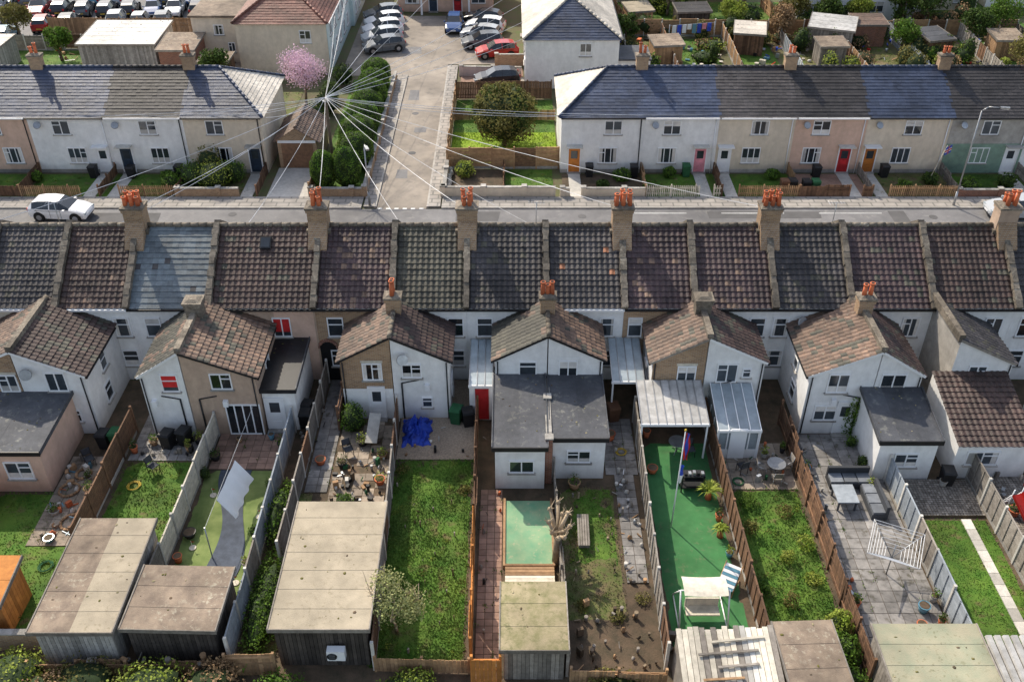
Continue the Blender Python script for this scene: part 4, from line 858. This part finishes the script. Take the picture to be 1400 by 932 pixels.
F('garden_fence',-5.0,68.2,3.6,68.2,1.8,'w_tan','panel','w_tan'); F('garden_fence',-5.0,68.3,-5.0,82,1.5,'w_tan'); F('garden_fence',-5,82.3,3.5,82.3,1.7,'w_brown','board')
lawn('lawn',-4.9,3.6,69,75,'grasslime',110,.14,weeds=20); lawn('lawn',-4.9,3.6,75,82,'grass',50,.12,weeds=14); sheet('front_yard',-4.9,-.6,63.7,68,'soil',.03); lawn('lawn',-.5,3.1,63.7,68,'grass',60,.1,weeds=16)
F('garden_fence',-4.9,77.5,3.6,77.5,.9,'w_tan','board')
bush('yellow_shrub',-3.6,66.8,.75,1.3,'l_lime',600,.14)
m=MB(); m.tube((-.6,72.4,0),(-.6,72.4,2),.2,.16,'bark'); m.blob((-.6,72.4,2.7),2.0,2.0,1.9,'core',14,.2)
for k in range(5): a=k*1.26; m.tube((-.6,72.4,.8),(-.6+1.6*math.cos(a),72.4+1.6*math.sin(a),2.4),.1,.05,'bark')
m.leaves((-.6,72.4,2.75),2.6,2.6,2.35,4500,.2,'l_olive',.75,.3,.25)
for k in range(16):
    a=U(0,6.28);e=U(-.3,1.4); m.leaves((-.6+2.0*math.cos(a)*math.cos(e),72.4+2.0*math.sin(a)*math.cos(e),2.8+1.8*math.sin(e)),.8,.8,.6,230,.18,R.choice(['l_olive','l_dark']),.4,.3)
m.make('evergreen_tree')
for k in range(7): m=MB(); m.blob((-4.7+U(-.1,.1),64.2+k*.55,.25),.2,.2,.25,'paleconc',8); m.make('white_boulder')
F('garden_fence',-.6,63.8,-.6,67.9,.8,'w_brown','board')
W=MB();Rf=MB(); block(W,Rf,TR(-15.0,68.3,0,90),4.6,3.0,2.3,3.3,0,0,'brick','t_rust',kind='roman'); W.T=ID; W.box(-17.7,-15.3,68.25,68.29,.1,2.1,'w_brown'); W.box(-17.95,-15.05,68.26,68.3,2.1,2.3,'upvc')
group('garage',(-16.5,70,0),dict(walls=W,roof=Rf))
sheet('driveway',-18.1,-15.0,63.4,68.2,'paleconc',.06); F('garden_wall',-14.8,63.5,-10.9,63.5,.7,'brick','wall'); F('garden_fence',-14.9,63.6,-14.9,68.2,1.1,'w_tan','board'); F('garden_wall',-10.85,63.5,-10.85,87,.8,'brick','wall')
lawn('lawn',-14.8,-11,63.7,87,'grass',40,.15,weeds=30)
for x,y,r,h in ((-14.0,65.0,1.0,3.0),(-12.3,65.2,1.1,3.2),(-12.1,68.5,1.45,2.9),(-12.3,71.6,1.55,2.9),(-12.3,74.7,1.5,2.8),(-12.3,77.7,1.45,2.7),(-12.3,80.5,1.4,2.6),(-12.4,83.2,1.35,2.5),(-12.5,85.8,1.35,2.5)):
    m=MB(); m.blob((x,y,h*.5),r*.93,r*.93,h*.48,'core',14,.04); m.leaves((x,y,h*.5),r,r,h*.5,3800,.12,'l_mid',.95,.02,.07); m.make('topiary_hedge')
for x,y in ((-16,79),(-16.2,82),(-15.5,85.5),(-16.6,76.5)): bush('shrub',x,y,U(.8,1.2),U(1.2,2),'l_dark',500,.16)
tree('blossom_tree',-18.0,80.0,5.6,2.4,'l_pale',4200,.14,.15,.62,1.9,6)
tree('blossom_tree',25.3,106,7,2.8,'l_pink',3800,.25,.2)
m=MB(); top=Vector((-13.6,66.9,6.3)); m.tube((-13.6,66.9,0),top,.14,.1,'bark',10); m.tube(top-Vector((0,0,.3)),top-Vector((0,0,.25)),.25,.25,'metal',12)
tg=[(3.7,67.5,4.6),(9.9,67.5,4.6),(15.5,67.5,4.7),(-18.8,67.5,4.5),(-22.5,67.5,4.6),(-24.6,67.5,4.6),(-30.4,67.5,4.6),(-36.2,67.5,4.6),(-2.4,45.6,8.5),(-10.4,45.6,8.6),(-6.3,49.6,5),(1.8,49.6,5),(-15.9,49.6,5),(-20.2,45.6,8.6),(-24,49.6,5),(5.9,45.6,8.6),(13.8,45.6,8.6),(-28,45.6,7.8),(-16.5,90,5),(-16.5,97,5),(-17,104,5),(2,86,4.6),(2,91,4.6),(2,97,4.6),(2,103,4.6),(-10,107,5),(-6,107,5)]
for t in tg:
    q=Vector(t); last=top
    for k in range(1,11): f=k/10; p=top.lerp(q,f)-Vector((0,0,1.8*f*(1-f))); m.tube(last,p,.018,.018,'wire',4,False); last=p
m.make('telegraph_pole')
def lamp(name,x,y,h,ax,ay):
    m=MB(); m.tube((x,y,.1),(x,y,1.2),.09,.08,'metal',10); m.tube((x,y,1.2),(x,y,h-.3),.055,.045,'metal',10); e=Vector((x+ax,y+ay,h)); m.tube((x,y,h-.3),Vector((x+ax*.3,y+ay*.3,h)),.04,.04,'metal'); m.tube(Vector((x+ax*.3,y+ay*.3,h)),e,.04,.035,'metal')
    d=Vector((ax,ay,0)).normalized(); m.beam(e-d*.1,e+d*.5,.22,.12,'metal'); m.beam(e-Vector((0,0,.07)),e+d*.42-Vector((0,0,.07)),.16,.03,'upvc'); m.make(name)
lamp('street_lamp',-10.3,61.95,4.9,.2,-.5); lamp('street_lamp',32,62.0,7.6,1.2,-.2)
m=MB(); m.tube((31.3,65.5,0),(31.8,65.0,3.4),.025,.02,'w_white')
m.T=TR(31.75,65.0,2.6,40); m.box(0,.9,-.01,.01,0,.6,'blue',.4); m.box(0,.9,-.014,.014,.24,.36,'red',.5); m.box(.39,.51,-.016,.016,0,.6,'red',.5); m.box(0,.9,-.012,.012,.18,.24,'c_white',.5); m.box(0,.9,-.012,.012,.36,.42,'c_white',.5); m.make('flag_on_pole')
# ---------------------------------------------------------------- cars
def carmesh(paint):
    m=MB(); S=[(-2.1,.38,.55,.58,.60,.5),(-2.0,.24,.66,.70,.80,.66),(-1.45,.2,.84,.90,.87,.72),(-.95,.2,.92,.99,.88,.70),(-.2,.2,.95,1.42,.88,.58),(.38,.2,.95,1.47,.88,.6),(.46,.2,.95,1.475,.88,.6),(1.2,.2,.96,1.44,.88,.59),(1.7,.2,.97,1.34,.86,.58),(2.0,.25,.93,1.0,.82,.68),(2.1,.38,.7,.72,.72,.6)]
    def ring(s):
        x,zl,zb,zt,w,wt=s; return [(x,w*.9,zl),(x,w,zl*.4+zb*.6),(x,w*.97,zb),(x,wt,zt),(x,-wt,zt),(x,-w*.97,zb),(x,-w,zl*.4+zb*.6),(x,-w*.9,zl)]
    Rg=[ring(s) for s in S]
    for i in range(len(S)-1):
        a,b=Rg[i],Rg[i+1]
        for k in range(7):
            mat=paint
            if k in(2,4) and 3<=i<=7 and i!=5: mat='carglass'
            if k==3 and i in(3,8): mat='carglass'
            m.face([a[k],a[k+1],b[k+1],b[k]],mat,.5,True)
        m.face([a[7],a[0],b[0],b[7]],'black')
    m.face(Rg[0],paint); m.face(Rg[-1][::-1],paint)
    for x in (-1.32,1.28):
        for s in (-1,1):
            m.tube((x,s*.68,.34),(x,s*.905,.34),.40,.40,'hollow_shade',16); m.tube((x,s*.7,.32),(x,s*.92,.32),.32,.32,'rubber',16); m.tube((x,s*.9,.32),(x,s*.93,.32),.2,.19,'hub',12)  # first disc paints the shade of the wheel arch around the tyre
    for s in (-1,1):
        m.box(-2.06,-1.9,s*.62-.14,s*.62+.14,.58,.70,'glassroof',.8); m.box(1.98,2.09,s*.66-.1,s*.66+.1,.72,.95,'d_red',.5); m.box(-.75,-.6,s*.98-.08,s*.98+.08,.9,1.02,paint)
        m.box(-.3,1.5,s*.893-.004,s*.893+.004,.84,.86,'black'); 
        for xx in (-.35,.42,1.35): m.box(xx,xx+.015,s*.885-.006,s*.885+.006,.3,.93,'black')
    m.box(-2.13,-2.05,-.26,.26,.4,.5,'c_white'); m.box(2.06,2.13,-.26,.26,.5,.6,'yellow'); m.box(-2.09,-2.0,-.4,.4,.28,.38,'black')
    ob=m.make('parked_car'); me=ob.data; bpy.data.objects.remove(ob); return me
CM={c:carmesh(c) for c in('c_white','c_silver','c_black','c_blue','c_red','c_grey','c_teal')}
def car(x,y,rz,c,s=1):
    o=bpy.data.objects.new('parked_car',CM[c]); o.location=(x,y,.015); o.rotation_euler=(0,0,rad(rz)); o.scale=(s,s,s); sc.collection.objects.link(o)
car(-31.9,60.4,176,'c_white'); car(35.8,60.6,0,'c_silver'); car(55,60.6,0,'c_black'); car(-50,60.6,0,'c_grey')
for x,y,r,c in ((-13.3,97.5,20,'c_silver'),(-13.5,100,20,'c_white'),(-13.6,102.4,20,'c_white'),(-12.8,94.8,20,'c_grey'),(-6.1,101.5,90,'c_blue'),(-3.2,98.4,-12,'c_silver'),(-2.8,101,-12,'c_white'),(-1.5,93.2,10,'c_red'),(-3.0,96,10,'c_grey'),(-1.4,85.9,8,'c_black'),(-14,105,20,'c_grey'),(-3.1,103.5,-12,'c_black')): car(x,y,r,c)
sheet('car_park',-75,-21,96.5,150,'asphalt',.02)
cols=['c_white','c_silver','c_black','c_blue','c_grey','c_grey','c_silver','c_teal','c_blue','c_red','c_black']
for y,xa,xb in ((98.2,-72,-47),(101.9,-72,-24),(107,-72,-24),(110.8,-72,-24),(116,-72,-24),(120,-72,-24),(126,-72,-24),(130,-72,-24),(137,-72,-24)):
    x=xa
    while x<xb:
        if R.random()<.9: car(x,y+U(-.3,.3),R.choice((90,-90))+8+U(-3,3),R.choice(cols),U(.95,1.08))
        x+=2.5
# ---------------------------------------------------------------- background buildings
def house(name,T,L,D,ze,zr,hl,hr,wm,rm,hipmat=None,wf=(),wl=(),wr=(),df=(),chs=(),kind='slate'):
    W=MB();Rf=MB();Wn=MB();Ch=MB(); block(W,Rf,T,L,D,ze,zr,hl,hr,wm,rm,hipmat=hipmat,kind=kind)
    for x,z,w in wf: win(Wn,T@TR(x,0),w,1.1,z,n=2)
    for x,mm in df: door(Wn,T@TR(x,0),mm)
    for y,z,w in wl: win(Wn,T@TR(0,y,0,-90),w,1.1,z,n=2)
    for y,z,w in wr: win(Wn,T@TR(L,y,0,90),w,1.1,z,n=2)
    for x in chs: p=T@Vector((x,D/2,0)); chimney(Ch,p.x,p.y,zr-.5,zr+1.1,.8,.6,'brick',2,1)
    c=T@Vector((L/2,D/2,0)); return group(name,c,dict(walls=W,roof=Rf,windows_and_doors=Wn,chimney=Ch))
house('semi_detached_house',TR(9.6,84.8,0,90),13,8.4,4.7,7.2,4.0,0,'white','t_pale','t_slate',wl=[(3,3.6,1.0)],chs=(12.9,))
house('semi_detached_house',TR(9.6,97.82,0,90),18,8.4,4.7,7.2,0,0,'pinkrender','t_pale',chs=(9,))
W=MB()
for k,y in enumerate((86.8,89.5,93,96,99.5,102.5)):
    win(W,TR(1.2,y,0,-90),1.2,1.1,3.6); (win(W,TR(1.2,y,0,-90),1.4,1.2,1.4) if k%2 else door(W,TR(1.2,y,0,-90),R.choice(['d_navy','d_red','upvc'])))
W.make('street_facade_windows')
W=MB(); W.box(9.6,12.6,85.5,89,0,2.4,'white'); W.box(9.5,12.7,85.3,89.1,2.4,2.55,'felt'); W.make('side_garage')
house('semi_detached_house',TR(-17.2,88.6,0,90),14,8.4,4.9,7.5,4.2,0,'cream','t_red','t_red',kind='roman',wl=[(2,3.5,1.0)])
house('semi_detached_house',TR(-16.8,102.62,0,90),16,8.6,4.9,7.5,0,0,'mint','t_pale')
W=MB()
for y in (90.5,93,95.5,98,100.5): win(W,TR(-17.155,y,0,90),1.1,1.1,3.7); win(W,TR(-17.155,y,0,90),1.1,1.2,1.5)
for y in (104.5,107,109.5): win(W,TR(-16.8,y,0,90),1.1,1.1,3.7); win(W,TR(-16.8,y,0,90),1.1,1.2,1.5)
W.make('street_facade_windows')
W=MB(); W.box(-17.196,-17.16,88.7,102.6,0,4.75,'mint',.5); W.make('rendered_street_front')
W=MB(); W.box(-30.5,-25.7,91.5,97,0,4.4,'cream'); W.box(-30.7,-25.6,91.3,97.2,4.4,4.6,'feltbrown'); win(W,TR(-28,91.5),.9,.9,3.2); win(W,TR(-27,91.5),.6,.9,1.5); W.make('flat_roofed_house')
house('semi_detached_house',TR(-12.6,107.5),10.5,8,5.2,7.8,3.5,3.5,'peach','t_brown',wf=[(1.6,3.9,1.3),(4.2,3.9,1.0),(6.4,3.9,1.0),(8.9,3.9,1.3),(1.6,1.5,1.5),(8.9,1.5,1.5)],df=[(3.9,'d_navy'),(6.6,'d_red')],chs=(5.2,))
W=MB(); W.hex([(-10,106.2,2.5),(-4.6,106.2,2.5),(-4.6,107.49,3.1),(-10,107.49,3.1),(-10,106.2,2.6),(-4.6,106.2,2.6),(-4.6,107.49,3.2),(-10,107.49,3.2)],'t_red'); W.box(-10,-9.8,106.3,106.5,0,2.5,'upvc');W.box(-4.8,-4.6,106.3,106.5,0,2.5,'upvc'); W.make('porch_canopy')
shed('workshop',-40.5,-33.4,88.5,94.3,2.8,'concrete','corrug',9,tilt=.3); shed('workshop',-32.8,-29.5,87.5,91.3,2.6,'redbrick','feltbrown',4,tilt=.3,detail=False); shed('workshop',-55,-48,88,92,2.5,'concrete','t_pale',5)
shed('garden_shed',-28.5,-26,85.5,88,2.2,'w_brown','feltbrown',2)
F('boundary_fence',-62,95,-41,95,1.6,'w_grey','panel'); F('boundary_fence',-48,99.6,-22,99.6,1.8,'w_tan','board'); lawn('lawn',-62,-41,88,95,'grass',8,.2,weeds=50); sheet('yard',-36,-25,84,99,'slab',.03)
lawn('lawn',-48,-19,76,84,'grassdry',10,.2)
debris('yard_clutter',-47,-25,89,99,90,['w_tan','metal','paleconc','c_teal','red','black','w_white','w_grey'],.5)
F('court_wall',-1.5,90.7,3,90.7,1.1,'brick','wall'); F('court_wall',-4.8,88,.9,87.8,.9,'pinkrender','wall'); sheet('front_yard',-4.8,1.0,82.5,90,'slabpink',.035)
for k,x in enumerate((10.2,15.4,21,26.6,32.8,38.8,45,51)):
    d=U(-1.2,1.2); F('garden_fence',x,76,x+d,98.8,1.6,R.choice(['w_brown','w_grey','w_tan','w_bluegrey']),R.choice(['panel','board']))
F('garden_fence',10,99.3,52,98.9,1.8,'w_tan','panel')
for k,(a,b) in enumerate(((10.6,14.8),(16,20.4),(21.6,26),(27.4,32),(33.6,38),(39.6,44.2),(45.8,50.2))):
    lawn('lawn',a,b,86,98.4,['grassdry','grass','grass','grassdry','grassdry','grass','grass'][k],12,.2,weeds=30); sheet('patio',a,b,76,86,'slab',.03)
for x0,x1,y0,y1,z,wm_,rm_,rz in ((13.5,16.2,90.5,92.8,2.0,'w_tan','feltbrown',8),(22.2,25,93.5,96.5,2.1,'w_brown','t_pale',-12),(29.5,32,90.5,92.5,1.9,'w_grey','feltbrown',3),(30,34.2,94.3,98,2.3,'w_grey','corrug',-20),(40,42.5,92,95,2.0,'w_brown','felt',14),(47,49.5,92,94.5,2.0,'w_tan','feltbrown',0),(17.2,20.5,100.5,102.8,2.1,'w_dark','t_black',5),(34.5,37.5,96,98.6,2.2,'redbrick','t_rust',0),(12,14.5,101,103.4,2.0,'w_tan','feltbeige',12)):
    shed('garden_shed',x0,x1,y0,y1,z,wm_,rm_,3,tilt=.25,rz=rz)
debris('garden_clutter',11,50,88,98.5,260,['w_tan','metal','paleconc','c_teal','red','black','w_white','pot','blue','w_grey'],.45)
for _ in range(95):
    x=U(11,52);y=U(88,109); bush('shrub',x,y,U(.5,1.5),U(.7,2.4),R.choice(['l_dark','l_mid','l_lime','l_olive','l_brown','l_dark']),280,.2)
lawn('lawn',11,55,99.6,111,'grass',5,.2,weeds=120)
for a,b in ((12,-1),(19,1.5),(28.5,-.6),(37,1),(44,0)): F('garden_fence',a,99.4,a+b,109,1.6,R.choice(['w_brown','w_grey','w_tan']),'board')
m=MB(); m.tube((15.8,96.2,0),(15.8,96.2,2.2),.04,.04,'metal'); m.tube((20.5,97.2,0),(20.5,97.2,2.2),.04,.04,'metal'); m.tube((15.8,96.2,2.1),(20.5,97.2,2.1),.015,.015,'wire',4)
for k in range(8): x=16.1+k*.52; y=96.2+(x-15.8)*.21; m.box(x,x+.4,y-.01,y+.02,1.3+U(-.2,.3),2.1,R.choice(['c_white','blue','d_pink','c_white','c_teal','red']))
m.make('washing_line_with_clothes')
for k,(x,y,wm,rm) in enumerate(((12,111,'cream','t_grey'),(19,112,'white','t_brown'),(30.5,103.5,'white','t_grey'),(37.5,104.3,'white','t_brown'),(45,108,'cream','t_red'),(53,109,'white','t_grey'))):
    house('detached_house',TR(x,y),6.6,8,5,7.4,0,0,wm,rm,wf=[(1.6,3.7,1.3),(4.8,3.7,1.3),(1.6,1.5,1.5),(4.8,1.4,1.8)],chs=(1.0,))
for k,(x,wm,rm) in enumerate(((-40,'white','t_grey'),(-20,'cream','t_brown'),(0,'white','t_grey'),(20,'cream','t_red'),(40,'white','t_grey'),(60,'brick','t_brown'))): house('detached_house',TR(x-5,150),14,9,5,7.8,3,3,wm,rm,wf=[(2,3.7,1.3),(5,3.7,1.3),(9,3.7,1.3),(12,3.7,1.3)])
for x,y,h,r,mt in ((47.5,86,5.5,2.3,'l_olive'),(43.3,101,5,2.1,'l_dark'),(29.5,101.5,4.2,1.7,'l_olive'),(41,101.6,4.5,1.9,'l_dark'),(13.5,107,6,2.5,'l_dark'),(50,98,5,2.2,'l_mid'),(-26.5,84,4.2,1.6,'l_dark'),(-50,97,4.5,1.8,'l_olive'),(52,90,6,2.6,'l_mid'),(23,101,3.6,1.5,'l_lime'),(17,106,5,1.8,'l_olive'),(36.5,101.5,3.6,1.4,'l_lime'),(-24,99,4,1.4,'l_dark'),(-44,92,3.5,1.5,'l_mid'),(11.5,96,3.6,1.4,'l_dark'),(27.2,97.5,4,1.5,'l_brown'),(38.5,93.5,3.6,1.5,'l_mid'),(20.5,107,5,2,'l_dark'),(33,100.8,4,1.6,'l_dark'),(46.5,96,4,1.7,'l_dark'),(-31,98.5,3.4,1.3,'l_mid')):
    tree('garden_tree',x,y,h,r,mt,2300,.22,.18,bare=3)
# ---------------------------------------------------------------- light, sky, camera
w=bpy.data.worlds.new('World'); sc.world=w; w.use_nodes=True; nt=w.node_tree
sk=nt.nodes.new('ShaderNodeTexSky'); sk.sky_type='NISHITA'; sk.sun_disc=False
EL,AZ=42,-34
sk.sun_elevation=rad(EL); sk.sun_rotation=rad(AZ%360); sk.air_density=1; sk.dust_density=2.0; sk.ozone_density=.6
hs=nt.nodes.new('ShaderNodeHueSaturation'); hs.inputs['Saturation'].default_value=.72; nt.links.new(sk.outputs[0],hs.inputs['Color'])
bg=nt.nodes['Background']; bg.inputs[1].default_value=.24; nt.links.new(hs.outputs[0],bg.inputs[0])
ld=bpy.data.lights.new('sun','SUN'); ld.energy=5; ld.angle=rad(.5); ld.color=(1,.90,.74); lo=bpy.data.objects.new('sun',ld); sc.collection.objects.link(lo)
sd=Vector((math.sin(rad(AZ))*math.cos(rad(EL)),math.cos(rad(AZ))*math.cos(rad(EL)),math.sin(rad(EL)))); lo.rotation_euler=(-sd).to_track_quat('-Z','Y').to_euler(); lo.location=(0,40,60)
cd=bpy.data.cameras.new('camera'); co=bpy.data.objects.new('camera',cd); sc.collection.objects.link(co); sc.camera=co
co.location=(0,0,33); co.rotation_euler=(rad(54),0,0); cd.lens=33.7; cd.sensor_width=36; cd.clip_end=3000; cd.clip_start=.5
sc.view_settings.view_transform='Standard'; sc.view_settings.look='None'; sc.view_settings.exposure=0
print('faces',sum(len(o.data.polygons) for o in bpy.data.objects if o.type=='MESH'))
